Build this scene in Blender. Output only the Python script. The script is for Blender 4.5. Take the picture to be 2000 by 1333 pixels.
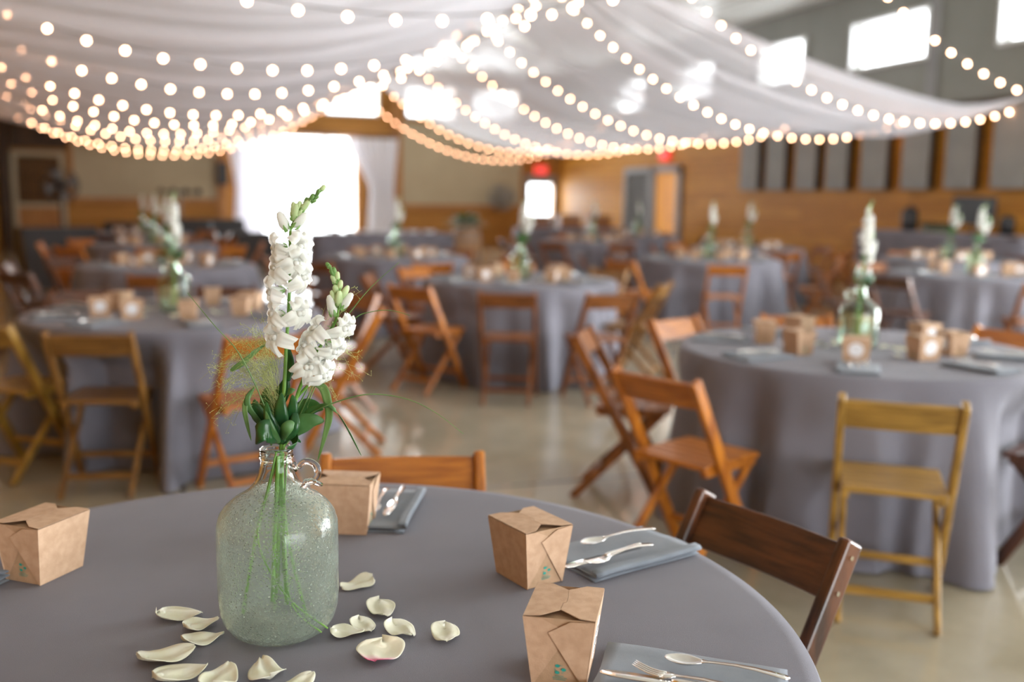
import bpy, bmesh, math, random
from mathutils import Vector, Matrix, Euler, noise
PI = math.pi
rnd = random.Random(7)
scn = bpy.context.scene
for o in list(bpy.data.objects): bpy.data.objects.remove(o)
C = scn.collection

# ------------------------------------------------------------------ camera
FPX, PITCH, ROLL, YAW, EYE = 1915.0, .144, .014, math.radians(19), 1.392
fwd = Vector((math.sin(YAW)*math.cos(PITCH), math.cos(YAW)*math.cos(PITCH), -math.sin(PITCH)))
rgt = Vector((math.cos(YAW), -math.sin(YAW), 0))
upv = rgt.cross(fwd)
R2 = rgt*math.cos(ROLL) + upv*math.sin(ROLL)
U2 = -rgt*math.sin(ROLL) + upv*math.cos(ROLL)
cd = bpy.data.cameras.new('camera'); cam = bpy.data.objects.new('camera', cd); C.objects.link(cam)
cam.matrix_world = Matrix(((R2.x, U2.x, -fwd.x, 0), (R2.y, U2.y, -fwd.y, 0), (R2.z, U2.z, -fwd.z, EYE), (0, 0, 0, 1)))
cd.sensor_width = 36; cd.lens = FPX*36/2000; cd.clip_start = .05; cd.clip_end = 200
cd.dof.use_dof = True; cd.dof.focus_distance = 1.42; cd.dof.aperture_fstop = 2.05
cd.dof.aperture_blades = 0
scn.camera = cam

# ------------------------------------------------------------------ world, exposure, daylight
scn.view_settings.view_transform = 'Standard'; scn.view_settings.look = 'None'
scn.view_settings.exposure = 1.55; scn.view_settings.gamma = 1.0; scn.view_settings.use_curve_mapping = False
w = bpy.data.worlds.new('world'); scn.world = w; w.use_nodes = True
w.node_tree.nodes['Background'].inputs[0].default_value = (.93, .97, 1, 1)
w.node_tree.nodes['Background'].inputs[1].default_value = 3.0

XL, XR, YB, YE, ZC = -4.1, 11.0, -7.0, 27.8, 4.92     # the hall
def daylight(name, loc, d, sx, sy, rad, col=(.93, .97, 1)):
    """sky seen through an opening: an area lamp just outside it, shining along d"""
    l = bpy.data.lights.new(name, 'AREA'); l.shape = 'RECTANGLE'; l.size = sx; l.size_y = sy
    l.energy = rad*PI*sx*sy; l.color = col
    o = bpy.data.objects.new(name, l); C.objects.link(o); o.location = loc
    o.rotation_euler = Vector(d).to_track_quat('-Z', 'Y').to_euler()
    return o
END_DOOR = (1.75, 4.85, 3.0)                 # x0, x1, height
END_WIN = [(4.1, 5.47), (6.35, 7.7), (8.3, 9.6)]
SIDE_WIN = [(-4.6, -2.9), (-1.2, .5), (2.2, 3.9), (5.7, 7.4), (9.4, 11.15), (12.6, 14.35), (15.75, 17.1), (18.95, 20.65), (22.15, 23.9)]
SWZ = (3.65, 4.35)
daylight('daylight_end_door', ((END_DOOR[0]+END_DOOR[1])/2, YE+.35, 1.5), (0, -1, 0), 3.4, 3.3, 5.0)
for a, b in END_WIN: daylight('daylight_end_window', ((a+b)/2, YE+.3, 4.1), (0, -1, 0), b-a+.2, 1.0, 7.0)
for a, b in SIDE_WIN: daylight('daylight_side_window', (XR+.3, (a+b)/2, 4.0), (-1, 0, 0), b-a+.2, .95, 2.2)
daylight('daylight_right_doors', (XR+.35, 3.0, 1.7), (-1, 0, 0), 6.4, 3.5, 6.0)
daylight('added_back_daylight', (5.0, YB-.35, 1.7), (0, 1, 0), 8.4, 3.6, 1.5)  # unseen opening behind the camera, added with its lamp to fill the hall
daylight('daylight_exit_door', (10.4, YE+.25, 1.35), (0, -1, 0), .8, 1.1, 4.0)

def ray(x, y):
    return (R2*((x-1000)/FPX) + U2*(-(y-666.5)/FPX) + fwd)
EY = Vector((0, 0, EYE))
def fl(x, y, z=0.0): r = ray(x, y); return EY + r*((z-EYE)/r.z)
def onY(x, y, Y): r = ray(x, y); return EY + r*(Y/r.y)
def onX(x, y, X): r = ray(x, y); return EY + r*(X/r.x)
FH = Vector((math.sin(YAW), math.cos(YAW), 0))
def onD(x, y, d): r = ray(x, y); return EY + r*(d/r.dot(FH))
def g2r(cx, cy): return (cx*math.cos(YAW)+cy*math.sin(YAW), -cx*math.sin(YAW)+cy*math.cos(YAW))

# ------------------------------------------------------------------ materials
def new_mat(name):
    m = bpy.data.materials.new(name); m.use_nodes = True
    nt = m.node_tree; b = nt.nodes['Principled BSDF']
    return m, nt, b
def plain(name, col, rough=.6, metal=0, spec=None, **k):
    m, nt, b = new_mat(name)
    b.inputs['Base Color'].default_value = (*col, 1); b.inputs['Roughness'].default_value = rough; b.inputs['Metallic'].default_value = metal
    if spec is not None: b.inputs['Specular IOR Level'].default_value = spec
    for kk, v in k.items(): b.inputs[kk.replace('_', ' ')].default_value = v
    return m
def noisy(name, c1, c2, scale=(8, 8, 8), rough=.6, bump=0, bscale=None, detail=4, coord='Object', lo=.35, hi=.65, **k):
    m, nt, b = new_mat(name); N = nt.nodes; L = nt.links
    tc = N.new('ShaderNodeTexCoord'); mp = N.new('ShaderNodeMapping'); mp.inputs['Scale'].default_value = scale
    nz = N.new('ShaderNodeTexNoise'); nz.inputs['Scale'].default_value = 1; nz.inputs['Detail'].default_value = detail
    cr = N.new('ShaderNodeValToRGB'); cr.color_ramp.elements[0].position = lo; cr.color_ramp.elements[1].position = hi
    cr.color_ramp.elements[0].color = (*c1, 1); cr.color_ramp.elements[1].color = (*c2, 1)
    L.new(tc.outputs[coord], mp.inputs[0]); L.new(mp.outputs[0], nz.inputs[0]); L.new(nz.outputs[0], cr.inputs[0]); L.new(cr.outputs[0], b.inputs['Base Color'])
    b.inputs['Roughness'].default_value = rough
    if bump:
        n2 = N.new('ShaderNodeTexNoise'); n2.inputs['Scale'].default_value = bscale or 200
        bp = N.new('ShaderNodeBump'); bp.inputs['Strength'].default_value = bump; bp.inputs['Distance'].default_value = .002
        L.new(tc.outputs['Object'], n2.inputs[0]); L.new(n2.outputs[0], bp.inputs['Height']); L.new(bp.outputs[0], b.inputs['Normal'])
    for kk, v in k.items(): b.inputs[kk.replace('_', ' ')].default_value = v
    return m
M = {}
WOODS = {'walnut': ((.028, .009, .003), (.12, .038, .011)), 'orange': ((.26, .070, .004), (.50, .17, .014)),
         'honey': ((.20, .105, .016), (.42, .235, .042)), 'brown': ((.13, .038, .005), (.29, .095, .015)), 'tan': ((.13, .055, .010), (.26, .125, .026))}
for k, (a, b_) in WOODS.items():
    M[k, 'x'] = noisy('wood_%s_rail' % k, a, b_, (5, 60, 60), .38, .25, 90, 5, Coat_Weight=.15)
    M[k, 'z'] = noisy('wood_%s_leg' % k, a, b_, (60, 22, 5), .38, .25, 90, 5, Coat_Weight=.15)
M['cloth'] = noisy('grey_linen', (.150, .146, .176), (.175, .170, .202), (3, 3, 3), .85, .35, 900, 3, Sheen_Weight=.08)
M['napkin'] = noisy('grey_napkin', (.15, .175, .21), (.18, .205, .24), (20, 20, 20), .85, .35, 1200, 3, Sheen_Weight=.2)
M['kraft'] = noisy('kraft_card', (.47, .30, .185), (.56, .37, .24), (60, 60, 60), .7, .15, 500, 6)
M['kraft_in'] = noisy('kraft_inside', (.40, .26, .15), (.48, .31, .19), (60, 60, 60), .75, .15, 500, 6)
M['teal'] = plain('teal_print', (.02, .30, .24), .6)
M['sticker'] = plain('white_sticker', (.82, .83, .85), .45)
M['ink'] = plain('black_ink', (.03, .03, .035), .5)
M['steel'] = plain('polished_steel', (.80, .78, .75), .12, 1)
M['petal'] = noisy('cream_petal', (.68, .67, .48), (.78, .77, .64), (40, 40, 40), .5, .2, 150, 3, Subsurface_Weight=.15, Subsurface_Radius=(.01, .01, .008), Subsurface_Scale=.5)
def petal_blush():
    m = M['petal'].copy(); m.name = 'blush_petal'; nt = m.node_tree; N = nt.nodes; L = nt.links; b = N['Principled BSDF']
    tc = N.new('ShaderNodeTexCoord'); sp = N.new('ShaderNodeSeparateXYZ'); cr = N.new('ShaderNodeValToRGB')
    L.new(tc.outputs['Object'], sp.inputs[0])
    mr = N.new('ShaderNodeMapRange'); mr.inputs[1].default_value = -.020; mr.inputs[2].default_value = -.004
    L.new(sp.outputs[1], mr.inputs[0]); L.new(mr.outputs[0], cr.inputs[0])
    cr.color_ramp.elements[0].color = (.62, .10, .22, 1); cr.color_ramp.elements[1].color = (.86, .84, .66, 1)
    e = cr.color_ramp.elements.new(.4); e.color = (.80, .55, .55, 1)
    L.new(cr.outputs[0], b.inputs['Base Color']); return m
M['blush'] = petal_blush()
def leafy(name, c1, c2, rough=.35, trans=.25):
    m = noisy(name, c1, c2, (30, 30, 30), rough, .2, 120)
    nt = m.node_tree; N = nt.nodes; L = nt.links; b = N['Principled BSDF']; out = N['Material Output']
    tr = N.new('ShaderNodeBsdfTranslucent'); mx = N.new('ShaderNodeMixShader'); mx.inputs[0].default_value = trans
    tr.inputs[0].default_value = (*[min(1, v*1.6) for v in c2], 1)
    L.new(b.outputs[0], mx.inputs[1]); L.new(tr.outputs[0], mx.inputs[2]); L.new(mx.outputs[0], out.inputs[0]); return m
M['flower'] = leafy('snapdragon_white', (.68, .70, .62), (.78, .79, .75), .5, .35)
M['bud'] = leafy('bud_green_white', (.42, .60, .25), (.66, .76, .48), .5, .3)
M['bud_small'] = leafy('bud_green', (.13, .26, .07), (.25, .42, .14), .5, .3)
M['stem'] = leafy('stem_green', (.10, .24, .03), (.20, .38, .07), .4, .2)
M['leaf'] = leafy('leaf_dark', (.010, .060, .016), (.03, .13, .03), .3, .2)
M['leaf2'] = leafy('leaf_mid', (.05, .14, .035), (.10, .23, .07), .4, .25)
M['grass'] = leafy('grass_green', (.10, .20, .05), (.16, .28, .09), .4, .25)
M['wisp'] = leafy('wispy_gold_green', (.26, .31, .08), (.50, .52, .22), .5, .3)
def glass(name, tint, fog):
    m, nt, b = new_mat(name); N = nt.nodes; L = nt.links; out = N['Material Output']
    g = b; g.inputs['Base Color'].default_value = (*tint, 1); g.inputs['Transmission Weight'].default_value = 1
    g.inputs['Roughness'].default_value = .02; g.inputs['IOR'].default_value = 1.3
    lp = N.new('ShaderNodeTexCoord'); sp = N.new('ShaderNodeSeparateXYZ'); L.new(lp.outputs['Object'], sp.inputs[0])
    if fog:
        # condensation on the lower body: rough, beaded, slightly milky; neck stays clear
        mr = N.new('ShaderNodeMapRange'); mr.inputs[1].default_value = .232; mr.inputs[2].default_value = .205; mr.clamp = True
        L.new(sp.outputs[2], mr.inputs[0])
        nz = N.new('ShaderNodeTexNoise'); nz.inputs['Scale'].default_value = 22; nz.inputs['Detail'].default_value = 5; L.new(lp.outputs['Object'], nz.inputs[0])
        cr = N.new('ShaderNodeMapRange'); cr.inputs[1].default_value = .35; cr.inputs[2].default_value = .65; cr.inputs[3].default_value = .45; cr.inputs[4].default_value = 1; L.new(nz.outputs[0], cr.inputs[0])
        mu = N.new('ShaderNodeMath'); mu.operation = 'MULTIPLY'; L.new(mr.outputs[0], mu.inputs[0]); L.new(cr.outputs[0], mu.inputs[1])
        rr = N.new('ShaderNodeMapRange'); rr.inputs[3].default_value = .02; rr.inputs[4].default_value = .20; L.new(mu.outputs[0], rr.inputs[0]); L.new(rr.outputs[0], g.inputs['Roughness'])
        vo = N.new('ShaderNodeTexVoronoi'); vo.inputs['Scale'].default_value = 240; L.new(lp.outputs['Object'], vo.inputs[0])
        dr = N.new('ShaderNodeMapRange'); dr.inputs[1].default_value = .0; dr.inputs[2].default_value = .35; dr.inputs[3].default_value = 1; dr.inputs[4].default_value = 0; L.new(vo.outputs[0], dr.inputs[0])
        m2 = N.new('ShaderNodeMath'); m2.operation = 'MULTIPLY'; L.new(dr.outputs[0], m2.inputs[0]); L.new(mu.outputs[0], m2.inputs[1])
        bp = N.new('ShaderNodeBump'); bp.inputs['Strength'].default_value = .9; bp.inputs['Distance'].default_value = .002; L.new(m2.outputs[0], bp.inputs['Height']); L.new(bp.outputs[0], g.inputs['Normal'])
        df = N.new('ShaderNodeBsdfTranslucent'); df.inputs[0].default_value = (.70, .80, .68, 1)
        d2 = N.new('ShaderNodeBsdfDiffuse'); d2.inputs[0].default_value = (.66, .74, .66, 1)
        ma = N.new('ShaderNodeMixShader'); ma.inputs[0].default_value = .5; L.new(df.outputs[0], ma.inputs[1]); L.new(d2.outputs[0], ma.inputs[2])
        mx = N.new('ShaderNodeMixShader'); mf = N.new('ShaderNodeMath'); mf.operation = 'MULTIPLY'; mf.inputs[1].default_value = fog
        L.new(mu.outputs[0], mf.inputs[0]); L.new(mf.outputs[0], mx.inputs[0]); L.new(g.outputs[0], mx.inputs[1]); L.new(ma.outputs[0], mx.inputs[2]); L.new(mx.outputs[0], out.inputs[0])
    return m
M['jug'] = glass('misted_green_glass', (.90, .97, .91), .13)
M['jug_far'] = glass('clear_green_glass', (.82, .95, .84), 0)
M['handle'] = glass('clear_handle_glass', (.97, .99, .97), 0)
def concrete():
    m, nt, b = new_mat('polished_concrete'); N = nt.nodes; L = nt.links
    tc = N.new('ShaderNodeTexCoord'); nz = N.new('ShaderNodeTexNoise'); nz.inputs['Scale'].default_value = 1.3; nz.inputs['Detail'].default_value = 8; nz.inputs['Roughness'].default_value = .65
    cr = N.new('ShaderNodeValToRGB'); e = cr.color_ramp.elements; e[0].position = .3; e[1].position = .7; e[0].color = (.27, .235, .165, 1); e[1].color = (.43, .38, .285, 1)
    L.new(tc.outputs['Object'], nz.inputs[0]); L.new(nz.outputs[0], cr.inputs[0])
    br = N.new('ShaderNodeTexBrick'); br.offset = 0; br.inputs['Scale'].default_value = 1; br.inputs['Brick Width'].default_value = 4.4; br.inputs['Row Height'].default_value = 4.4
    br.inputs['Mortar Size'].default_value = .012; br.inputs['Color1'].default_value = (1, 1, 1, 1); br.inputs['Color2'].default_value = (1, 1, 1, 1); br.inputs['Mortar'].default_value = (.35, .33, .3, 1)
    L.new(tc.outputs['Object'], br.inputs[0]); mx = N.new('ShaderNodeMixRGB'); mx.blend_type = 'MULTIPLY'; mx.inputs[0].default_value = 1
    L.new(cr.outputs[0], mx.inputs[1]); L.new(br.outputs[0], mx.inputs[2]); L.new(mx.outputs[0], b.inputs['Base Color'])
    n2 = N.new('ShaderNodeTexNoise'); n2.inputs['Scale'].default_value = 5; n2.inputs['Detail'].default_value = 6; L.new(tc.outputs['Object'], n2.inputs[0])
    mr = N.new('ShaderNodeMapRange'); mr.inputs[3].default_value = .05; mr.inputs[4].default_value = .15; L.new(n2.outputs[0], mr.inputs[0]); L.new(mr.outputs[0], b.inputs['Roughness'])
    b.inputs['Specular IOR Level'].default_value = .8
    return m
M['floor'] = concrete()
def planks(name, c1, c2, axis):
    m, nt, b = new_mat(name); N = nt.nodes; L = nt.links
    tc = N.new('ShaderNodeTexCoord'); mp = N.new('ShaderNodeMapping'); L.new(tc.outputs['Object'], mp.inputs[0])
    if axis == 'X': mp.inputs['Rotation'].default_value = (PI/2, 0, 0)
    else: mp.inputs['Rotation'].default_value = (PI/2, 0, PI/2)
    sp = N.new('ShaderNodeSeparateXYZ'); L.new(tc.outputs['Object'], sp.inputs[0]); cb = N.new('ShaderNodeCombineXYZ')
    L.new(sp.outputs[0 if axis == 'X' else 1], cb.inputs[0]); L.new(sp.outputs[2], cb.inputs[1])
    br = N.new('ShaderNodeTexBrick'); br.inputs['Scale'].default_value = 1; br.inputs['Brick Width'].default_value = 2.6; br.inputs['Row Height'].default_value = .16; br.inputs['Mortar Size'].default_value = .004
    br.inputs['Color1'].default_value = (*c1, 1); br.inputs['Color2'].default_value = (*c2, 1); br.inputs['Mortar'].default_value = (c1[0]*.3, c1[1]*.3, c1[2]*.3, 1); br.inputs['Bias'].default_value = 0
    L.new(cb.outputs[0], br.inputs[0])
    m2 = N.new('ShaderNodeMapping'); m2.inputs['Scale'].default_value = (1.2, 14, 1); L.new(cb.outputs[0], m2.inputs[0])
    nz = N.new('ShaderNodeTexNoise'); nz.inputs['Scale'].default_value = 1.5; nz.inputs['Detail'].default_value = 6; L.new(m2.outputs[0], nz.inputs[0])
    mr = N.new('ShaderNodeMapRange'); mr.inputs[3].default_value = .65; mr.inputs[4].default_value = 1.3; L.new(nz.outputs[0], mr.inputs[0])
    mx = N.new('ShaderNodeMixRGB'); mx.blend_type = 'MULTIPLY'; mx.inputs[0].default_value = 1; L.new(br.outputs[0], mx.inputs[1]); L.new(mr.outputs[0], mx.inputs[2]); L.new(mx.outputs[0], b.inputs['Base Color'])
    b.inputs['Roughness'].default_value = .55; b.inputs['Specular IOR Level'].default_value = .2
    return m
M['wall_wood_x'] = planks('pine_boards_end', (.34, .15, .03), (.44, .21, .05), 'X')
M['wall_wood_y'] = planks('pine_boards_side', (.41, .175, .022), (.51, .24, .035), 'Y')
M['wall_metal'] = noisy('grey_green_siding', (.20, .205, .18), (.23, .235, .21), (1, 1, 1), .5)
M['ceil'] = noisy('white_ribbed_metal', (.62, .64, .61), (.70, .72, .69), (.5, .5, .5), .38)
M['beige'] = noisy('beige_panel', (.40, .33, .22), (.44, .37, .25), (1, 1, 1), .7)
M['panelgrey'] = noisy('grey_board', (.23, .235, .225), (.27, .275, .26), (2, 2, 2), .7)
M['darkwood'] = noisy('dark_stained_wood', (.035, .018, .007), (.07, .035, .014), (8, 8, 3), .5)
M['trimwood'] = noisy('orange_trim_wood', (.32, .13, .03), (.42, .19, .05), (8, 8, 2), .5)
M['white'] = plain('white_frame', (.70, .71, .70), .5)
M['grey'] = noisy('grey_metal', (.22, .22, .22), (.28, .28, .28), (4, 4, 4), .5)
M['dark'] = plain('black_plastic', (.015, .016, .018), .45)
M['darkgrey'] = plain('charcoal_fabric', (.05, .055, .06), .7)
M['amber'] = noisy('warm_lit_amber_door', (.85, .33, .015), (.95, .42, .03), (4, 4, 1), .35)  # warm light falling on the door is put into this saturated orange
M['barrel'] = noisy('barrel_oak', (.38, .22, .11), (.50, .31, .17), (20, 20, 2), .6)
M['red'] = plain('exit_red', (.6, .02, .02), .5, Emission_Color=(1, .04, .04, 1), Emission_Strength=.5)
M['cable'] = plain('string_cable', (.10, .10, .10), .6)
M['bulb'] = plain('warm_bulb', (1, .8, .6), .4, Emission_Color=(1, .50, .28, 1), Emission_Strength=15)
M['chrome'] = plain('spot_lens', (.6, .6, .62), .15, 1)
def pane():
    m, nt, b = new_mat('window_glass'); N = nt.nodes; L = nt.links; out = N['Material Output']
    tr = N.new('ShaderNodeBsdfTransparent'); gl = N.new('ShaderNodeBsdfGlossy'); gl.inputs['Roughness'].default_value = .02
    mx = N.new('ShaderNodeMixShader'); mx.inputs[0].default_value = .06; L.new(tr.outputs[0], mx.inputs[1]); L.new(gl.outputs[0], mx.inputs[2]); L.new(mx.outputs[0], out.inputs[0]); return m
M['pane'] = pane()
def sheer(name, alpha, col=(.80, .80, .86), tw=.5):
    m, nt, b = new_mat(name); N = nt.nodes; L = nt.links; out = N['Material Output']
    tr = N.new('ShaderNodeBsdfTransparent'); tl = N.new('ShaderNodeBsdfTranslucent'); df = N.new('ShaderNodeBsdfDiffuse')
    tl.inputs[0].default_value = (*col, 1); df.inputs[0].default_value = (*col, 1)
    a = N.new('ShaderNodeMixShader'); a.inputs[0].default_value = tw; L.new(df.outputs[0], a.inputs[1]); L.new(tl.outputs[0], a.inputs[2])
    mx = N.new('ShaderNodeMixShader'); mx.inputs[0].default_value = alpha; L.new(tr.outputs[0], mx.inputs[1]); L.new(a.outputs[0], mx.inputs[2]); L.new(mx.outputs[0], out.inputs[0]); return m
M['drape'] = sheer('sheer_white_voile', .70, (.90, .92, .99))
M['curtain'] = sheer('white_curtain', .985, (.80, .80, .86), .05)

# ------------------------------------------------------------------ mesh builder
class MB:
    def __init__(s): s.v = []; s.f = []; s.mi = []; s.m = 0
    def add(s, vs, fs):
        n = len(s.v); s.v += [tuple(v) for v in vs]; s.f += [tuple(i+n for i in f) for f in fs]; s.mi += [s.m]*len(fs); return s
    def box(s, x0, x1, y0, y1, z0, z1):
        return s.add([(x, y, z) for z in (z0, z1) for y in (y0, y1) for x in (x0, x1)],
                     [(0, 2, 3, 1), (4, 5, 7, 6), (0, 1, 5, 4), (2, 6, 7, 3), (0, 4, 6, 2), (1, 3, 7, 5)])
    def bar(s, p0, p1, w, t, side=(1, 0, 0)):
        p0, p1 = Vector(p0), Vector(p1); d = (p1-p0).normalized(); a = Vector(side); a = (a-d*a.dot(d)).normalized(); b = d.cross(a)
        vs = [p+a*(i*w/2)+b*(j*t/2) for p in (p0, p1) for j in (-1, 1) for i in (-1, 1)]
        return s.add(vs, [(0, 2, 3, 1), (4, 5, 7, 6), (0, 1, 5, 4), (2, 6, 7, 3), (0, 4, 6, 2), (1, 3, 7, 5)])
    def tube(s, pts, r, n=6, cap=True):
        pts = [Vector(p) for p in pts]; R = r if isinstance(r, (list, tuple)) else [r]*len(pts)
        up = Vector((0, 0, 1)); vs = []; prev = None
        for i, p in enumerate(pts):
            d = (pts[min(i+1, len(pts)-1)]-pts[max(i-1, 0)]).normalized()
            a = prev if prev is not None else (up if abs(d.z) < .9 else Vector((1, 0, 0)))
            a = (a-d*a.dot(d)).normalized(); prev = a; b = d.cross(a)
            for k in range(n): t = 2*PI*k/n; vs.append(p+(a*math.cos(t)+b*math.sin(t))*R[i])
        fs = [(i*n+k, i*n+(k+1) % n, (i+1)*n+(k+1) % n, (i+1)*n+k) for i in range(len(pts)-1) for k in range(n)]
        if cap: fs += [tuple(range(n))[::-1], tuple((len(pts)-1)*n+k for k in range(n))]
        return s.add(vs, fs)
    def lathe(s, prof, n=24, c=(0, 0, 0), sx=1, sy=1):
        vs = [(c[0]+r*math.cos(2*PI*k/n)*sx, c[1]+r*math.sin(2*PI*k/n)*sy, c[2]+z) for r, z in prof for k in range(n)]
        fs = [(i*n+k, i*n+(k+1) % n, (i+1)*n+(k+1) % n, (i+1)*n+k) for i in range(len(prof)-1) for k in range(n)]
        return s.add(vs, fs)
    def sphere(s, c, r, n=8, m=6, sz=1):
        return s.lathe([(r*math.sin(PI*i/m)+1e-5, -r*sz*math.cos(PI*i/m)) for i in range(m+1)], n, c)
    def grid(s, fn, nu, nv):
        vs = [fn(i/nu, j/nv) for j in range(nv+1) for i in range(nu+1)]; q = nu+1
        return s.add(vs, [(j*q+i, j*q+i+1, (j+1)*q+i+1, (j+1)*q+i) for j in range(nv) for i in range(nu)])
    def prism(s, poly, fn, t):
        """poly in (u,v); fn(u,v,h) -> point; thickness t"""
        n = len(poly); vs = [fn(u, v, 0) for u, v in poly]+[fn(u, v, t) for u, v in poly]
        return s.add(vs, [tuple(range(n))[::-1], tuple(range(n, 2*n))]+[(i, (i+1) % n, n+(i+1) % n, n+i) for i in range(n)])
    def mesh(s, name, mats, smooth=False, loc=None):
        me = bpy.data.meshes.new(name); me.from_pydata(s.v, [], s.f)
        for m in (mats if isinstance(mats, (list, tuple)) else [mats]): me.materials.append(m)
        me.polygons.foreach_set('material_index', s.mi)
        if smooth: me.polygons.foreach_set('use_smooth', [True]*len(s.f))
        bm = bmesh.new(); bm.from_mesh(me); bmesh.ops.recalc_face_normals(bm, faces=bm.faces); bm.to_mesh(me); bm.free()
        me.update(); return me
    def build(s, name, mats, parent=None, smooth=False, bevel=0, subsurf=0, solid=0):
        o = bpy.data.objects.new(name, s.mesh(name, mats, smooth)); C.objects.link(o)
        if parent: o.parent = parent
        if solid: q = o.modifiers.new('s', 'SOLIDIFY'); q.thickness = solid; q.offset = 0
        if bevel: q = o.modifiers.new('b', 'BEVEL'); q.width = bevel; q.segments = 2; q.limit_method = 'ANGLE'
        if subsurf: q = o.modifiers.new('ss', 'SUBSURF'); q.levels = subsurf; q.render_levels = subsurf
        return o
def tag(o, label=None, cat=None, group=None, kind=None):
    if label: o['label'] = label
    if cat: o['category'] = cat
    if group: o['group'] = group
    if kind: o['kind'] = kind
    return o
def empty(name, loc=(0, 0, 0), rz=0):
    o = bpy.data.objects.new(name, None); o.empty_display_size = .05; C.objects.link(o); o.location = loc; o.rotation_euler = (0, 0, rz); return o
def kids(o): return [c for c in bpy.data.objects if c.parent is o]
KID = {}
def copy_tree(o, parent=None):
    if o not in KID: KID[o] = kids(o)
    c = o.copy(); C.objects.link(c)
    if parent: c.parent = parent
    KID[c] = [copy_tree(ch, c) for ch in list(KID[o]) if not ch.name.startswith('rivet')]
    return c
def text_mesh(s, size, mat, name='lettering', extrude=.001):
    cu = bpy.data.curves.new('t', 'FONT'); cu.body = s; cu.size = size; cu.extrude = extrude; cu.align_x = 'CENTER'; cu.align_y = 'CENTER'
    t = bpy.data.objects.new('t', cu); C.objects.link(t); dg = bpy.context.evaluated_depsgraph_get(); dg.update()
    me = bpy.data.meshes.new_from_object(t.evaluated_get(dg)); bpy.data.objects.remove(t); me.materials.clear(); me.materials.append(mat)
    o = bpy.data.objects.new(name, me); C.objects.link(o); return o

# ------------------------------------------------------------------ the hall
def struct(o): tag(o, kind='structure'); return o
struct(MB().box(XL-.3, XR+.3, YB-.5, YE+.5, -.1, 0).build('floor', M['floor']))
b = MB(); n = int((XR-XL)/.28)
prof = []
for i in range(n):
    x = XL+i*.28; prof += [(x, 0), (x+.20, 0), (x+.22, -.025), (x+.26, -.025)]
prof.append((XR+.2, 0))
b.add([(x, y, ZC+z) for x, z in prof for y in (YB, YE+.1)]+[], [(2*i, 2*i+1, 2*i+3, 2*i+2) for i in range(len(prof)-1)])
b.box(XL-.2, XR+.2, YB-.2, YE+.2, ZC+.03, ZC+.15)
struct(b.build('ceiling', M['ceil']))
def wall_with_holes(name, mats, axis, pos, a0, a1, z0, z1, holes, th=.18, zsplit=None):
    """axis 'X': wall lies along X at Y=pos; 'Y': along Y at X=pos.  holes: (a,b,z0,z1)"""
    b = MB(); xs = sorted({a0, a1, *[h[0] for h in holes], *[h[1] for h in holes]}); zs = sorted({z0, z1, *[h[2] for h in holes], *[h[3] for h in holes], *([zsplit] if zsplit else [])})
    for i in range(len(xs)-1):
        for j in range(len(zs)-1):
            mx, mz = (xs[i]+xs[i+1])/2, (zs[j]+zs[j+1])/2
            if any(h[0] < mx < h[1] and h[2] < mz < h[3] for h in holes): continue
            b.m = 1 if zsplit and mz > zsplit else 0
            lo, hi = (pos, pos+th) if th > 0 else (pos+th, pos)
            if axis == 'X': b.box(xs[i], xs[i+1], lo, hi, zs[j], zs[j+1])
            else: b.box(lo, hi, xs[i], xs[i+1], zs[j], zs[j+1])
    return struct(b.build(name, mats))
wall_with_holes('wall_end', [M['wall_wood_x']], 'X', YE, XL-.2, XR+.2, 0, ZC, [(END_DOOR[0], END_DOOR[1], 0, END_DOOR[2]), (10.02, 10.78, .86, 1.84)]+[(a, b_, 3.68, 4.45) for a, b_ in END_WIN])
wall_with_holes('wall_right', [M['wall_wood_y'], M['wall_metal']], 'Y', XR, YB, YE, 0, ZC, [(a, b_, *SWZ) for a, b_ in SIDE_WIN]+[(0, 6, 0, 3.3)], zsplit=2.86)
wall_with_holes('wall_left', [M['wall_wood_y'], M['wall_wood_y']], 'Y', XL, YB, YE, 0, ZC, [], th=-.18)
wall_with_holes('wall_back', [M['wall_wood_x']], 'X', YB, XL-.2, XR+.2, 0, ZC, [(1, 9, 0, 3.3)], th=-.18)  # doorway here is added to let the fill light in
struct(MB().box(XR-.05, XR-.001, 10.72, YE, 2.83, 2.90).build('trim_1', M['darkwood']))
struct(MB().box(XR-.04, XR-.001, 12.35, 12.55, 2.9, ZC).build('trim_2', M['grey']))
k = 0
def window(axis, pos, a, b_, z0, z1, inward):
    global k; k += 1
    o = empty('window_%d' % k, ((a+b_)/2, pos, z0) if axis == 'X' else (pos, (a+b_)/2, z0)); tag(o, kind='structure')
    w_, h_ = (b_-a)/2, z1-z0; f = .05; fr = MB()
    def bx(m, x0, x1, zz0, zz1, y0=-.03, y1=.06):
        if axis == 'X': m.box(x0, x1, y0*inward*-1 if 0 else -y1, -y0, zz0, zz1)
        else: m.box(y0 if 0 else -y1, -y0, x0, x1, zz0, zz1)
    bx(fr, -w_-f, -w_, -f, h_+f); bx(fr, w_, w_+f, -f, h_+f); bx(fr, -w_, w_, -f, 0); bx(fr, -w_, w_, h_, h_+f)
    fr.build('window_frame', M['white'], o)
    g = MB(); 
    if axis == 'X': g.box(-w_, w_, .04, .05, 0, h_)
    else: g.box(.04, .05, -w_, w_, 0, h_)
    g.build('pane', M['pane'], o)
for a, b_ in END_WIN: window('X', YE, a, b_, 3.68, 4.45, -1)
for a, b_ in SIDE_WIN: window('Y', XR, a, b_, *SWZ, -1)
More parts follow.
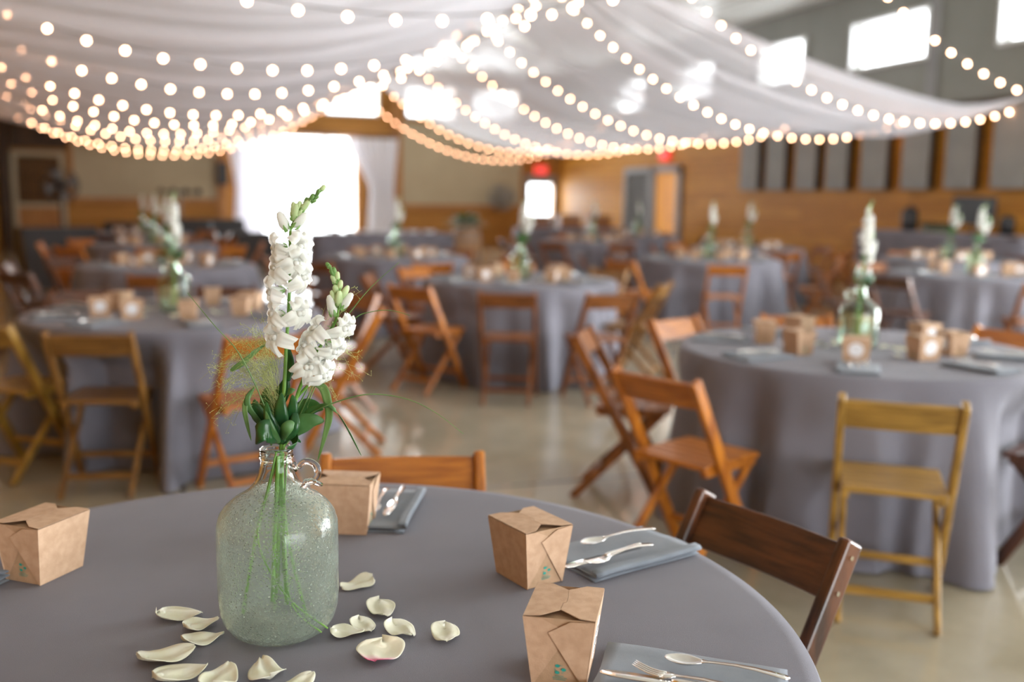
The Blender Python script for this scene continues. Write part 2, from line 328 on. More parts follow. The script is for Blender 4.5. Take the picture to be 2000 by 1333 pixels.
# end door surround (open barn doorway) and glazed exit door
o = empty('door_1', ((END_DOOR[0]+END_DOOR[1])/2, YE, 0)); tag(o, kind='structure')
hw = (END_DOOR[1]-END_DOOR[0])/2
MB().box(-hw-.16, -hw, -.06, -.001, 0, 3.16).box(hw, hw+.16, -.06, -.001, 0, 3.16).box(-hw, hw, -.06, -.001, 3.0, 3.16).build('door_frame', M['trimwood'], o)
MB().box(-.03, .03, .02, .08, 0, 1.0).box(-hw, hw, .02, .08, .0, .12).box(hw-.85, hw-.78, .02, .08, 0, 3.0).build('door_rail', M['grey'], o)
o = empty('door_2', (10.4, YE, 0)); tag(o, kind='structure')
MB().box(-.5, -.38, -.05, -.001, 0, 2.1).box(.38, .5, -.05, -.001, 0, 2.1).box(-.38, .38, -.05, -.001, 1.84, 2.1).box(-.38, .38, -.05, -.001, .0, .86).build('door_leaf', M['grey'], o)
MB().box(-.38, .38, .03, .04, .86, 1.84).build('pane', M['pane'], o)
MB().tube([(.3, -.09, 1.0), (.42, -.09, 1.0)], .015).build('door_handle', M['steel'], o)
# beige panels on the end wall
for i, (x0, x1, z0, z1) in enumerate([(6.16, 9.76, 1.2, 3.5), (-2.4, 1.25, 1.28, 3.2)]):
    p = empty('wall_panel', ((x0+x1)/2, YE-.001, z0)); tag(p, ['large beige panel on the end wall right of the curtained doorway', 'large beige panel on the end wall left of the curtained doorway'][i], 'panel', 'beige end wall panels')
    ww = (x1-x0)/2; MB().box(-ww, ww, -.05, 0, 0, z1-z0).build('board', M['beige'], p)
    MB().box(-ww-.05, ww+.05, -.08, 0, -.12, 0).box(-ww-.08, -ww, -.08, 0, 0, z1-z0).box(ww, ww+.08, -.08, 0, 0, z1-z0).build('frame', M['trimwood'], p)
# timber posts beside the doorway
for i, x in enumerate((1.25, 6.03)):
    tag(MB().box(x-.13, x+.13, YE-.16, YE-.09, 0, ZC-.03).build('timber_post', M['trimwood'], bevel=.01), ['orange timber post left of the curtained doorway, behind the hanging speaker', 'orange timber post right of the curtained doorway'][i], 'post', 'timber posts at the doorway')
# grey boards on the right wall
PY = [(17.54, 16.84), (16.62, 15.95), (15.68, 14.99), (14.77, 14.13), (13.84, 13.15), (12.86, 12.2), (11.93, 11.3), (11.05, 10.35)]
for i, (a, b_) in enumerate(PY):
    p = empty('sound_panel', (XR-.001, (a+b_)/2, 1.63)); w_ = (a-b_)/2*.88
    tag(p, 'tall grey board on the right wall, ' + ['farthest of the row', 'second from the far end', 'third from the far end', 'fourth from the far end', 'fifth from the far end', 'third from the near end', 'second from the near end', 'nearest, cut by the photo edge'][i], 'panel', 'grey boards along the right wall')
    MB().box(-.16, -.14, -w_, w_, 0, 1.2).build('face_board', M['panelgrey'], p)
    MB().box(-.14, 0, -w_, w_, 0, 1.2).build('box_frame', M['darkwood'], p)
# louvred cabinet door and amber door on the right wall
o = empty('door_3', (XR-.001, 20.83, 0)); tag(o, kind='structure')
MB().box(-.05, 0, -.55, .55, 0, 2.05).build('door_leaf', M['amber'], o, bevel=.01)
MB().box(-.1, 0, -.68, -.55, 0, 2.18).box(-.1, 0, .55, .68, 0, 2.18).box(-.1, 0, -.68, .68, 2.06, 2.2).build('door_frame', M['grey'], o)
MB().tube([(-.05, -.42, 1.0), (-.12, -.42, 1.0), (-.12, -.32, 1.0)], .015).build('door_handle', M['steel'], o)
o = empty('louvred_screen', (XR-.001, 22.3, 0)); tag(o, 'grey louvred screen left of the amber door on the right wall', 'screen')
MB().box(-.12, -.02, -.72, -.6, 0, 2.2).box(-.12, -.02, .6, .72, 0, 2.2).box(-.12, -.02, -.6, .6, 2.06, 2.2).box(-.12, -.02, -.6, .6, .0, .12).build('frame', M['grey'], o)
b = MB()
for i in range(24): b.bar((-.07, -.6, .16+i*.079), (-.07, .6, .16+i*.079), .012, .07, (.7, 0, .7))
b.build('louvre', M['grey'], o)
MB().box(-.02, 0, -.6, .6, .12, 2.06).build('backing', M['darkgrey'], o)
# EXIT signs
for i, (loc, rz, lab) in enumerate([((XR-.08, 20.95, 2.46), PI/2, 'lit red EXIT sign above the amber door on the right wall'), ((10.38, YE-.08, 2.26), 0, 'lit red EXIT sign above the glazed door in the far corner')]):
    o = empty('exit_sign', loc, rz if i else -PI/2); tag(o, lab, 'sign', 'exit signs')
    MB().box(-.19, .19, -.04, .04, -.11, .11).build('housing', M['red'], o, bevel=.01)
    t = text_mesh('EXIT', .17, M['white']); t.parent = o; t.location = (0, -.042, 0); t.rotation_euler = (PI/2, 0, 0)
# doorway with lattice at far left
o = empty('lattice_screen', (-3.2, YE-.12, 0)); tag(o, 'pale framed lattice screen standing at the far left end wall', 'screen')
MB().box(-.62, -.5, -.05, .05, 0, 2.42).box(.5, .62, -.05, .05, 0, 2.42).box(-.5, .5, -.05, .05, 2.3, 2.42).box(-.5, .5, -.05, .05, 1.02, 1.12).build('frame', M['beige'], o, bevel=.008)
b = MB()
for i in range(14): b.box(-.5+i*.0715, -.47+i*.0715, -.015, .015, 1.12, 2.3)
b.build('slats', M['darkwood'], o)
MB().box(-.5, .5, -.01, .02, .05, 1.02).build('lower_board', M['trimwood'], o)
tag(MB().box(-4.0, -3.86, YE-.6, YE-.02, 0, 4.85).box(-3.83, -2.5, YE-.08, YE-.02, 2.5, 4.85).build('dark_boarding', M['darkwood'], bevel=.01), 'dark stained boarding above and beside the lattice screen at far left', 'boarding')

# ------------------------------------------------------------------ drapes and string lights
PX, PZ = 4.55, 4.25           # line down the hall where the drapes are gathered up
def drape(Yc, side, label, wid=1.9, rise=.8, seed=0, wallz=3.0, zb=2.42, yw=None, top=None):
    """a sheet gathered at the ridge and at the wall; its far edge hangs lowest"""
    X1 = XL+.02 if side < 0 else XR-.02; xb = .3 if side < 0 else 9.6; pz = PZ if top is None else top
    def fn(u, v):
        x = PX+(X1-PX)*u
        q = min(1, math.sin(PI*min(u, 1)))**.6 if 0 < u < 1 else 0
        if (x-xb)*side < 0: t = abs(x-xb)/abs(PX-xb); z = zb+(pz-zb)*t*t
        else: t = abs(x-xb)/abs(X1-xb); z = zb+(wallz-zb)*t**1.6
        ph = v*2*PI
        fold = .035*math.sin(ph*7+seed)+.03*math.sin(ph*4.3+seed*2+u*1.5)+.02*math.sin(ph*11.2+seed)
        y = Yc+((yw-Yc)*u**2.2 if yw else 0)+(.04+.96*q)*wid*(v-.5)
        return (x, y, min(z+rise*q*(1-v)**1.4*(1-.45*u)+fold*(.25+.75*q)*(1-.5*v), ZC-.06))
    return tag(MB().grid(fn, 44, 64).build('ceiling_drape', M['drape'], smooth=True), label, 'drape', 'sheer white drapes across the ceiling')
ordn = ['nearest', 'second', 'third', 'fourth', 'fifth', 'sixth', 'seventh', 'eighth', 'ninth', 'tenth']
SY = [5.2, 7.45, 9.75, 12.0, 14.25, 16.7, 19.2, 21.7, 23.9]
for i, y in enumerate(SY):
    drape(y-1.12, -1, 'sheer white ceiling drape sagging to the left wall, %s from the camera' % ordn[i], seed=i*1.7, wallz=3.1, rise=.85)
for i, (ya, yb) in enumerate([(10.74, 12.95), (12.95, 15.2), (15.2, 17.87), (17.87, 20.4), (20.4, 22.1), (22.1, 24.8)]):
    drape(ya+(yb-ya)*.56, 1, 'sheer white ceiling drape sagging to the right wall, %s from the camera' % ordn[i+1], wid=(yb-ya)*.76, seed=i*2.3+1, wallz=2.87, rise=.62, zb=2.36 if i == 0 else 2.5, yw=ya-.2)
drape(6.6, 1, 'sheer white ceiling drape crossing the top right corner of the photo', wid=1.6, seed=5, wallz=4.6, zb=4.1, rise=.1, top=4.6)
bulb_me = MB().sphere((0, 0, -.028), .018, 8, 6).mesh('bulb', M['bulb'], True)
def string(Y, side, label, xa, zmin, xmin, curv, zend, X1=None):
    """parabolic festoon from the gathered line to the side wall"""
    X1 = (XL+.05 if side < 0 else XR-.05) if X1 is None else X1
    pts = []; x = xa; s = 0; path = []
    def zf(x): return zmin+curv*(x-xmin)**2
    N = 200; P = [Vector((xa+(X1-xa)*i/N, Y, min(zf(xa+(X1-xa)*i/N), ZC-.1))) for i in range(N+1)]
    root = empty('string_light', tuple(P[0])); tag(root, label, 'string lights', 'festoon strings across the hall')
    MB().tube([p-P[0] for p in P[::5]], .004, 5).build('cable', M['cable'], root)
    L = 0; nxt = .12
    for i in range(N):
        d = (P[i+1]-P[i]).length
        while L+d > nxt:
            p = P[i].lerp(P[i+1], (nxt-L)/d); b = bpy.data.objects.new('bulb', bulb_me); C.objects.link(b); b.parent = root; b.location = p-P[0]; nxt += .25
        L += d
    return root
LS = [(5.2, 2.33, 1.0, .108), (7.51, 2.32, .6, .105), (9.72, 2.35, .45, .105), (12.02, 2.32, .36, .1), (14.16, 2.34, .2, .1), (16.6, 2.35, -.1, .1), (19.2, 2.37, -.1, .1), (21.7, 2.30, -.3, .09), (23.6, 2.27, -.2, .088)]
for i, (Y, zm, xm, cv) in enumerate(LS):
    string(Y, -1, 'string of round bulbs on the left half of the hall, %s from the camera' % ordn[i], PX-.1, zm, xm, cv, 0, XL+.005)
RS = [(8.7, 2.55, 9.9, .12), (10.74, 2.48, 9.43, .106), (12.95, 2.38, 9.2, .106), (15.2, 2.40, 8.6, .11), (17.87, 2.42, 8.7, .12), (20.4, 2.40, 8.6, .12), (22.1, 2.5, 7.6, .14), (24.8, 2.40, 8.1, .115)]
for i, (Y, zm, xm, cv) in enumerate(RS):
    string(Y, 1, 'string of round bulbs on the right half of the hall, %s from the camera' % ordn[i], PX+.1, zm, xm, cv, 0, XR-.005)

# doorway curtains
def curtain(xt0, xt1, xw0, xw1, xb0, xb1, label):
    def fn(u, v):
        z = 2.98*(1-v); 
        if v < .5: t = v/.5; t = t*t*(3-2*t); a, b_ = xt0+(xw0-xt0)*t, xt1+(xw1-xt1)*t
        else: t = (v-.5)/.5; a, b_ = xw0+(xb0-xw0)*t, xw1+(xb1-xw1)*t
        return (a+(b_-a)*u, YE-.28+.05*math.sin(u*2*PI*8), z+.02)
    tag(MB().grid(fn, 80, 24).build('doorway_curtain', M['curtain'], smooth=True), label, 'curtain', 'curtains at the end doorway')
curtain(1.4, 2.85, 1.6, 2.35, 1.5, 2.3, 'long white curtain at the left of the bright end doorway')
curtain(4.6, 6.0, 5.2, 5.9, 5.1, 6.0, 'long white curtain at the right of the bright end doorway')
tag(MB().tube([(1.35, YE-.28, 3.06), (6.1, YE-.28, 3.06)], .025, 8).build('curtain_rod', M['dark']), 'dark curtain rod above the bright end doorway', 'rod')

# ------------------------------------------------------------------ chairs
def make_chair():
    r = empty('folding_chair')
    for s in (-1, 1):
        MB().bar((s*.185, -.252, .772), (s*.185, .175, .0), .026, .048).build('leg', M['orange', 'z'], r, bevel=.006)
        MB().bar((s*.155, .15, .415), (s*.155, -.25, .0), .022, .034).build('leg', M['orange', 'z'], r, bevel=.005)
    up = Vector((0, -.252-.175, .772)).normalized()
    top = Vector((0, -.252, .772)); a = top-up*.012; c = top-up*.122
    bk = MB()
    def rail(u, v):
        x = -.173+.346*u; p = a.lerp(c, v); return (x, p.y-.010*math.sin(PI*u)-.004, p.z)
    bk.grid(rail, 12, 3); bk.build('back_rail', M['orange', 'x'], r, solid=.018, bevel=.003)
    st = MB()
    for i in range(6): st.box(-.168, .168, -.15+i*.058, -.094+i*.058, .425, .445)
    st.build('seat', M['orange', 'x'], r, bevel=.003)
    MB().box(-.168, -.142, -.14, .17, .402, .425).build('seat_runner', M['orange', 'x'], r, bevel=.002)
    MB().box(.142, .168, -.14, .17, .402, .425).build('seat_runner', M['orange', 'x'], r, bevel=.002)
    MB().bar((-.16, -.165, .09), (.16, -.165, .09), .028, .016, (0, 0, 1)).build('stretcher', M['orange', 'x'], r, bevel=.003)
    MB().bar((-.175, .105, .125), (.175, .105, .125), .028, .016, (0, 0, 1)).build('stretcher', M['orange', 'x'], r, bevel=.003)
    for s in (-1, 1):
        for t in (.03, .1): p = top-up*t; MB().tube([(s*.198, p.y, p.z), (s*.2005, p.y, p.z)], .005, 8).build('rivet', M['steel'], r)
        MB().tube([(s*.165, -.02, .31), (s*.20, -.02, .31)], .006, 8).build('rivet', M['steel'], r)
    for c_ in kids(r):
        if c_.name.split('.')[0] == 'rivet': continue
        c_.material_slots[0].link = 'OBJECT'
    return r
chair0 = make_chair(); used = [False]
def put_chair(x, y, ang, wood, label, group='wooden folding chairs around the tables', lean=0):
    """ang: direction the sitter would face"""
    c = chair0 if not used[0] else copy_tree(chair0)
    if not used[0]: KID[chair0] = kids(chair0); used[0] = True
    c.location = (x, y, 0); c.rotation_euler = (0, 0, ang-PI/2); tag(c, label, 'chair', group)
    for ch in KID[c]:
        nm = ch.name.split('.')[0]
        if nm == 'rivet': continue
        ch.material_slots[0].link = 'OBJECT'; ch.material_slots[0].material = M[wood, 'z' if nm == 'leg' else 'x']
    return c

# ------------------------------------------------------------------ takeaway box
def make_box(sticker=True):
    r = empty('takeout_box'); bw, bl, tw, tl, h = .035, .045, .047, .055, .100
    def wall(u, v, off, side):
        # side -1: front (-Y) ; +1: back
        hw = bw+(tw-bw)*v; hl = bl+(tl-bl)*v+off; return (u*hw*-side, side*hl, h*v)
    b = MB()
    b.add([(-bw, -bl, 0), (bw, -bl, 0), (bw, bl, 0), (-bw, bl, 0), (-tw, -tl, h), (tw, -tl, h), (tw, tl, h), (-tw, tl, h)],
          [(0, 3, 2, 1), (0, 1, 5, 4), (2, 3, 7, 6), (1, 2, 6, 5), (3, 0, 4, 7)])
    b.add([(-tw*.97, -tl*.97, h-.004), (tw*.97, -tl*.97, h-.004), (tw*.97, tl*.97, h-.004), (-tw*.97, tl*.97, h-.004)], [(0, 1, 2, 3)])
    b.build('body', M['kraft_in'], r)
    for s in (-1, 1):
        p = [(-1, 1), (-.5, .99), (-.1, .9), (.3, .80), (-1, 0)] if s < 0 else [(-1, 1), (-.5, .99), (-.1, .9), (.3, .80), (-1, 0)]
        MB().prism(p, lambda u, v, t: wall(u, v, .0006+t, s), .0006).build('side_flap', M['kraft'], r)
        q = [(1, 1), (1, 0), (-.32, .80), (.32, .975)]
        MB().prism(q, lambda u, v, t: wall(u, v, .0022+t, s), .0007).build('side_flap', M['kraft'], r)
    # plain outer faces as thin card
    for s in (-1, 1):
        MB().prism([(-1, 0), (1, 0), (1, 1), (-1, 1)], lambda u, v, t: (s*(bw+(tw-bw)*v+.0004+t), u*(bl+(tl-bl)*v+.0028), h*v), .0006).build('side_wall', M['kraft'], r)
    for s in (-1, 1):
        q = [(-1, -1.03), (-.55, -.99), (-.03, -.62), (-.03, -.2), (.06, -.15), (.06, .2), (0, .62), (-.5, .99), (-1, 1.03)] if s < 0 else [(1, -1.03), (1, 1.03), (.5, .99), (.012, .62), (.075, .2), (.075, -.16), (-.015, -.21), (-.015, -.62), (.55, -.99)]
        MB().prism(q, lambda u, v, t: (u*tw*1.01, v*tl, h+.0012+t+.002*(1-abs(u))), .0007).build('top_flap', M['kraft'], r)
    lg = MB()
    def fp(x, z, t=0): v = z/h; return (x, -(bl+(tl-bl)*v+.0009+t), z)
    def blob(cx, cz, rr, a0, st=1.3):
        n = 10; vs = [fp(cx+rr*math.cos(2*PI*k/n+a0)*st, cz+rr*math.sin(2*PI*k/n+a0)) for k in range(n)]
        lg.add(vs, [tuple(range(n))])
    for k in range(3):
        a = PI/2+.5+k*2*PI/3; blob(.001+.0056*math.cos(a), .027+.0056*math.sin(a), .0025, a)
        a += PI/3
        for q in (.0, .35): lg.add([fp(.001+rr*math.cos(a+q+dd), .027+rr*math.sin(a+q+dd)) for rr, dd in ((.0048, 0), (.0072, 0), (.0072, .1), (.0048, .1))], [(0, 1, 2, 3)])
    rr_ = random.Random(3)
    for row, wd in enumerate((.007, .011, .010)):
        x = .001-wd/1.2
        while x < .001+wd/1.2:
            l = rr_.uniform(.0005, .001); zt = .0165-row*.0026
            lg.add([fp(x, zt), fp(x+l, zt), fp(x+l, zt+.0014), fp(x, zt+.0014)], [(0, 1, 2, 3)]); x += l+.0006
    lg.build('printed_emblem', M['teal'], r)
    if sticker:
        def sp(y, z, t): v = z/h; return (bw+(tw-bw)*v+.0012+t, y, z)
        n = 36; b = MB(); b.prism([(.029*math.cos(2*PI*k/n), .055+.029*math.sin(2*PI*k/n)) for k in range(n)], sp, .0004); sk = b.build('sticker', M['sticker'], r)
        b = MB()
        for (y0, z0, amp, wdt, cyc) in ((-.017, .066, .0035, .034, 5), (-.012, .050, .004, .026, 4)):
            pts = [Vector(sp(y0+wdt*i/40+.0015*math.sin(i*.9), z0+amp*math.sin(i/40*cyc*2*PI)*(.5+.5*math.sin(i*.31)), .0006)) for i in range(41)]; b.tube(pts, .0004, 4)
        b.tube([sp(-.015+.03*i/10, .037+.002*math.sin(i), .0006) for i in range(11)], .0003, 4)
        b.build('handwriting', M['ink'], sk)
    return r
boxA = make_box(True); KID[boxA] = kids(boxA); boxB = make_box(False); KID[boxB] = kids(boxB); boxused = {}
def put_box(x, y, z, rz, label, group='kraft takeout boxes on the tables', proto=None):
    proto = proto or boxA; o = proto if proto.name not in boxused else copy_tree(proto); boxused[proto.name] = 1
    o.location = (x, y, z); o.rotation_euler = (0, 0, rz); tag(o, label, 'box', group); return o

# ------------------------------------------------------------------ napkin and cutlery
def napkin_mesh(L, W, layers=3, seed=0):
    """folded cloth: an S-folded ribbon cross-section drawn along its length"""
    prof = []; g = .0075
    for l in range(layers):
        z = .0015+l*g; x0, x1 = (0, W) if l % 2 == 0 else (W, 0)
        if l == layers-1: x1 = .012
        for i in range(7): prof.append((x0+(x1-x0)*i/6, z+(.0006*math.sin(i*2+l))))
        if l < layers-1:
            cx = x1; s = 1 if x1 > x0 else -1
            for i in range(1, 6): t = -PI/2+PI*i/6; prof.append((cx+s*(g/2+.002)*math.cos(t), z+g/2+g/2*math.sin(t)))
    b = MB()
    def fn(u, v):
        i = u*(len(prof)-1); k_ = int(round(i)); x, z = prof[k_]
        return (-L/2+L*v+.004*math.sin(x*30+seed)*(1 if v in (0, 1) else 0), x-W/2+.002*math.sin(v*5+seed), z+.0008*math.sin(v*9+seed)*(z/.012))
    b.grid(fn, len(prof)-1, 14); return b
def make_napkin(L=.25, W=.15):
    o = napkin_mesh(L, W, 3).build('napkin', M['napkin'], smooth=True, solid=.0022); return o
def utensil(kind):
    b = MB(); L = .19; SC = .86
    def flat(profile, zf, th=.0014):
        n = len(profile)
        vs = [(x, w_, zf(x)+t) for t in (0, th) for x, w_ in profile]+[(x, -w_, zf(x)+t) for t in (0, th) for x, w_ in profile]
        f = []
        for i in range(n-1):
            a0, a1, b0, b1 = i, i+n, i+2*n, i+3*n
            f += [(a0, a0+1, b0+1, b0), (a1, b1, b1+1, a1+1), (a0, a1, a1+1, a0+1), (b0, b0+1, b1+1, b1)]
        f += [(0, 2*n, 3*n, n), (n-1, 2*n-1, 4*n-1, 3*n-1)]; b.add(vs, f)
    zh = lambda x: .0015+.004*max(0, math.sin(min(1, max(0, (x-.03)/.1))*PI))+(.002 if x > .1 else 0)
    hand = [(.066, .0032), (.08, .0028), (.11, .0035), (.14, .005), (.165, .0065), (.183, .0075), (.189, .006), (.192, .001)]
    if kind == 'spoon':
        def fn(u, v):
            t = u; x = .062*t; hw = .0195*math.sin(PI*min(1, t*.93+.04))**.75*(1-.25*t)
            y = hw*(2*v-1); return (x, y, .0075+.002*t-.0070*(1-(2*v-1)**2)*math.sin(PI*t)**.7)
        b.grid(fn, 16, 12); flat([(.058, .006)]+hand, lambda x: .0085 if x < .062 else .0085+.004*math.sin(min(1, (x-.06)/.13)*PI))
    elif kind == 'fork':
        for s in (-1.5, -.5, .5, 1.5):
            pts = [(x, s*.0056*(1-.1*(1-x/.05)), .006-.0045*math.sin(PI*min(1, x/.062))+.004*(1-x/.05 if x < .05 else 0)) for x in (0, .012, .025, .038, .05)]
            b.tube(pts, [.0008, .0012, .0014, .0015, .0016], 6)
        flat([(.045, .0105), (.055, .0105), (.062, .007)]+hand, lambda x: .0025 if x < .05 else .0025+.008*math.sin(min(1, (x-.05)/.14)*PI*.9))
    else:
        vs = []
        prof_ = [(0, 0.002), (.006, .006), (.02, .0095), (.05, .0105), (.10, .0100), (.115, .006)]
        flat(prof_, lambda x: .002, .0016); b.add([(0, .002, .002), (0, -.002, .002), (0, 0, .0036)], [(0, 1, 2)])
        b.tube([(.11, 0, .004), (.12, 0, .0045), (.16, 0, .005), (.205, 0, .0055), (.214, 0, .0055)], [.0038, .0045, .005, .0062, .003], 10)
    b.v = [(x*SC, y*SC, z) for x, y, z in b.v]
    o = b.build('utensil', M['steel'], smooth=True, bevel=0)
    if kind == 'spoon': q = o.modifiers.new('s', 'SOLIDIFY'); q.thickness = .0012
    if kind == 'knife':
        pass
    return o
nap0 = make_napkin(); UT = {k_: utensil(k_) for k_ in ('spoon', 'fork', 'knife')}
protos_used = set()
def put(proto, name, loc, rz, label, cat, group, key):
    o = proto if key not in protos_used else proto.copy()
    if key in protos_used: C.objects.link(o)
    protos_used.add(key); o.name = name; o.location = loc; o.rotation_euler = (0, 0, rz); return tag(o, label, cat, group)

# ------------------------------------------------------------------ round tables
R, TZ = .77, .75
SLOT = ['back right', 'far', 'back left', 'left', 'front left', 'near', 'front right', 'right']
def slot_name(dx, dy):
    """which side of the table, as seen from the camera"""
    cx = dx*math.cos(YAW)-dy*math.sin(YAW); cy = dx*math.sin(YAW)+dy*math.cos(YAW)
    a = math.atan2(cy, cx); k_ = int(round(a/(PI/4))) % 8
    return ['right', 'far right', 'far', 'far left', 'left', 'near left', 'near', 'near right'][k_]
CH = []; TABS = []
def table(cx, cy, desc, chairs, seed, keep=False):
    """chairs: list of (angle around the table, distance of chair origin, wood, facing offset)"""
    if not keep:
        chairs = [c_ for c_ in chairs if all((Vector((cx+math.cos(c_[0])*c_[1], cy+math.sin(c_[0])*c_[1]))-Vector(q)).length > .74 for q in CH)
                  and all((Vector((cx+math.cos(c_[0])*c_[1], cy+math.sin(c_[0])*c_[1]))-Vector(q)).length > 1.15 for q in TABS if (Vector(q)-Vector((cx, cy))).length > .1)]
    CH.extend([(cx+math.cos(a)*d, cy+math.sin(a)*d) for a, d, *_ in chairs])
    rr = random.Random(seed)
    t = empty('round_table', (cx, cy, 0)); tag(t, 'round folding table under the grey cloth, the ' + desc, 'table', 'round tables')
    MB().lathe([(.001, .715), (R-.03, .715), (R-.01, .72), (R-.01, .742), (.001, .742)], 48).build('tabletop', M['darkwood'], t)
    for k_ in range(4):
        a = PI/4+k_*PI/2+seed; MB().tube([(.28*math.cos(a), .28*math.sin(a), .715), (.30*math.cos(a), .30*math.sin(a), 0)], .014, 8).build('leg', M['grey'], t)
    ph = [rr.uniform(0, 6.28) for _ in range(6)]
    dents = [(a, d) for a, d, *_ in chairs]
    def fold(th):
        f = .55*math.sin(11*th+ph[0]+1.2*math.sin(2*th+ph[4]))+.30*math.sin(17*th+ph[1]+.8*math.sin(3*th+ph[5]))+.15*math.sin(27*th+ph[2])
        return f
    def fn(u, v):
        th = 2*PI*u
        if v < .3: r = R*v/.3; z = TZ
        elif v < .36:
            q = (v-.3)/.06; r = R+.010*math.sin(q*PI/2); z = TZ-.010*(1-math.cos(q*PI/2))
        else:
            q = (v-.36)/.64; z = TZ-.012-(TZ-.02)*q
            s = q**.75; r = R+.012+.085*s+.115*s*fold(th)+.012*s*abs(math.sin(7*th+ph[3]))
            for a, d in dents:
                lat = abs(math.sin((th-a)/2))*2*r
                lim = d-.235
                if lim < r and lat < .34:
                    k1 = 1-max(0, min(1, (lat-.20)/.14)); k1 = k1*k1*(3-2*k1)
                    top = .52; k2 = max(0, min(1, (TZ-.03-z)/.18))
                    r = r+(lim-r)*k1*k2
        return (r*math.cos(th), r*math.sin(th), z)
    b = MB(); nu, nv = 288, 34
    vs = [fn(i/nu, (j/nv)) for j in range(1, nv+1) for i in range(nu)]
    vs.append((0, 0, TZ)); c0 = len(vs)-1
    fs = [(j*nu+i, j*nu+(i+1) % nu, (j+1)*nu+(i+1) % nu, (j+1)*nu+i) for j in range(nv-1) for i in range(nu)]+[(c0, i, (i+1) % nu) for i in range(nu)]
    b.add(vs, fs); o = b.build('tablecloth', M['cloth'], smooth=True); o.location = (cx, cy, 0)
    tag(o, 'floor-length grey cloth draped over the ' + desc, 'tablecloth', 'grey tablecloths')
    for a, d, wood, off in chairs:
        dx, dy = math.cos(a), math.sin(a)
        put_chair(cx+dx*d, cy+dy*d, a+PI+off, wood, '%s folding chair at the %s of the %s' % ({'walnut': 'dark brown', 'orange': 'orange-brown', 'honey': 'pale honey', 'brown': 'reddish brown', 'tan': 'tan'}[wood], slot_name(dx, dy), desc))
def chair_at(p1, p2, z=.775):
    """origin and facing of a chair from the two top corners of its back"""
    a, b_ = fl(*p1, z), fl(*p2, z); m = (a+b_)/2; d = (b_-a); f = Vector((-d.y, d.x, 0)).normalized()
    return m+f*.25, math.atan2(f.y, f.x)
def polar(T, P): d = Vector((P[0]-T[0], P[1]-T[1])); return math.atan2(d.y, d.x), d.length
def spec(T, p1, p2, wood, flip=False, z=.775):
    P, f = chair_at(p1, p2, z)
    if flip: m = (fl(*p1, z)+fl(*p2, z))/2; f += PI; P = m+Vector((math.cos(f), math.sin(f), 0))*.25
    a, d = polar(T, P); off = (f-(a+PI)+PI) % (2*PI)-PI; return (a, d, wood, off)
T0 = g2r(-.34, 1.384); T1 = g2r(-1.848, 5.345); T2 = g2r(.059, 7.914); T3 = g2r(1.544, 4.341)
D = math.radians
def camang(deg): return D(deg)-YAW          # angle measured in the camera's ground frame
c0 = [spec(T0, (1364, 952), (1682, 1062), 'walnut', True), spec(T0, (632, 887), (940, 882), 'orange', True)]
c1 = [spec(T1, (78, 650), (262, 650), 'tan'), (camang(221), .80, 'honey', .55), (camang(-53), 1.0, 'orange', 0), (camang(-2), .88, 'orange', .1), (camang(52), 1.1, 'brown', 0), (camang(95), 1.12, 'walnut', 0), (camang(135), 1.1, 'walnut', 0)]
c2 = [(camang(-94), 1.14, 'brown', 0), (camang(-130), 1.02, 'orange', .1), (camang(-64), 1.22, 'brown', -.1), (camang(178), 1.0, 'brown', 0), (camang(-22), .95, 'tan', 0), (camang(52), 1.1, 'tan', 0), (camang(92), 1.1, 'orange', 0), (camang(135), 1.1, 'orange', 0)]
c3 = [spec(T3, (1640, 772), (1893, 790), 'honey'), spec(T3, (1207, 718), (1352, 744), 'orange'), (camang(166), 1.0, 'brown', 0), (camang(127), .86, 'orange', .1), (camang(88), .86, 'orange', 0), (camang(30), .88, 'orange', 0), (camang(-46), .9, 'walnut', 0)]
table(*T0, 'nearest table', c0, 1, True)
table(*T1, 'nearest left table', c1, 2, True)
table(*T2, 'middle table', c2, 3, True)
table(*T3, 'nearest right table', c3, 4, True)
def ring(n, a0, dist, seed, woods=('brown', 'orange', 'walnut', 'brown'), skip=()):
    r_ = random.Random(seed); return [(camang(a0+i*360/n)+r_.uniform(-.06, .06), dist+r_.uniform(-.03, .12), woods[r_.randrange(len(woods))], r_.uniform(-.12, .12)) for i in range(n) if i not in skip]
FAR = {
 'T4': (g2r(4.4, 9.35), 'second right table', ring(7, -92, 1.12, 11, ('walnut', 'brown'), skip=(2, 3))),
 'T5': (g2r(5.2, 11.75), 'table by the bar', ring(6, -30, 1.05, 12, skip=(5, 4))),
 'T6': (g2r(2.24, 11.2), 'table before the amber door', ring(8, -93, 1.12, 13, ('brown', 'walnut', 'orange'))),
 'T12': (g2r(3.3, 13.9), 'table beside the amber door wall', ring(7, -80, 1.1, 14)),
 'T7': (g2r(-1.28, 10.7), 'table before the bright doorway', ring(8, -70, 1.12, 15, ('orange', 'brown'))),
 'T10': (g2r(1.25, 15.6), 'table near the oak barrel', ring(8, -75, 1.12, 16)),
 'T11': (g2r(2.3, 18.3), 'farthest right table', ring(7, -90, 1.12, 17)),
 'T8': (g2r(-3.17, 9.0), 'second left table', ring(8, -72, 1.15, 18, ('walnut', 'brown', 'walnut'))),
 'T9': (g2r(-4.65, 12.7), 'third left table', ring(8, -70, 1.12, 19, ('walnut', 'brown', 'orange'))),
 'T13': (g2r(-6.1, 16.2), 'farthest left table', ring(7, -90, 1.1, 20, ('walnut', 'brown'))),
}
CH.extend([g2r(-4.55, 8.2), g2r(-4.25, 8.75)]); TABS.extend([T0, T1, T2, T3]+[v[0] for v in FAR.values()])
for i, (kk, (P, desc, ch)) in enumerate(FAR.items()): table(*P, desc, ch, 30+i)
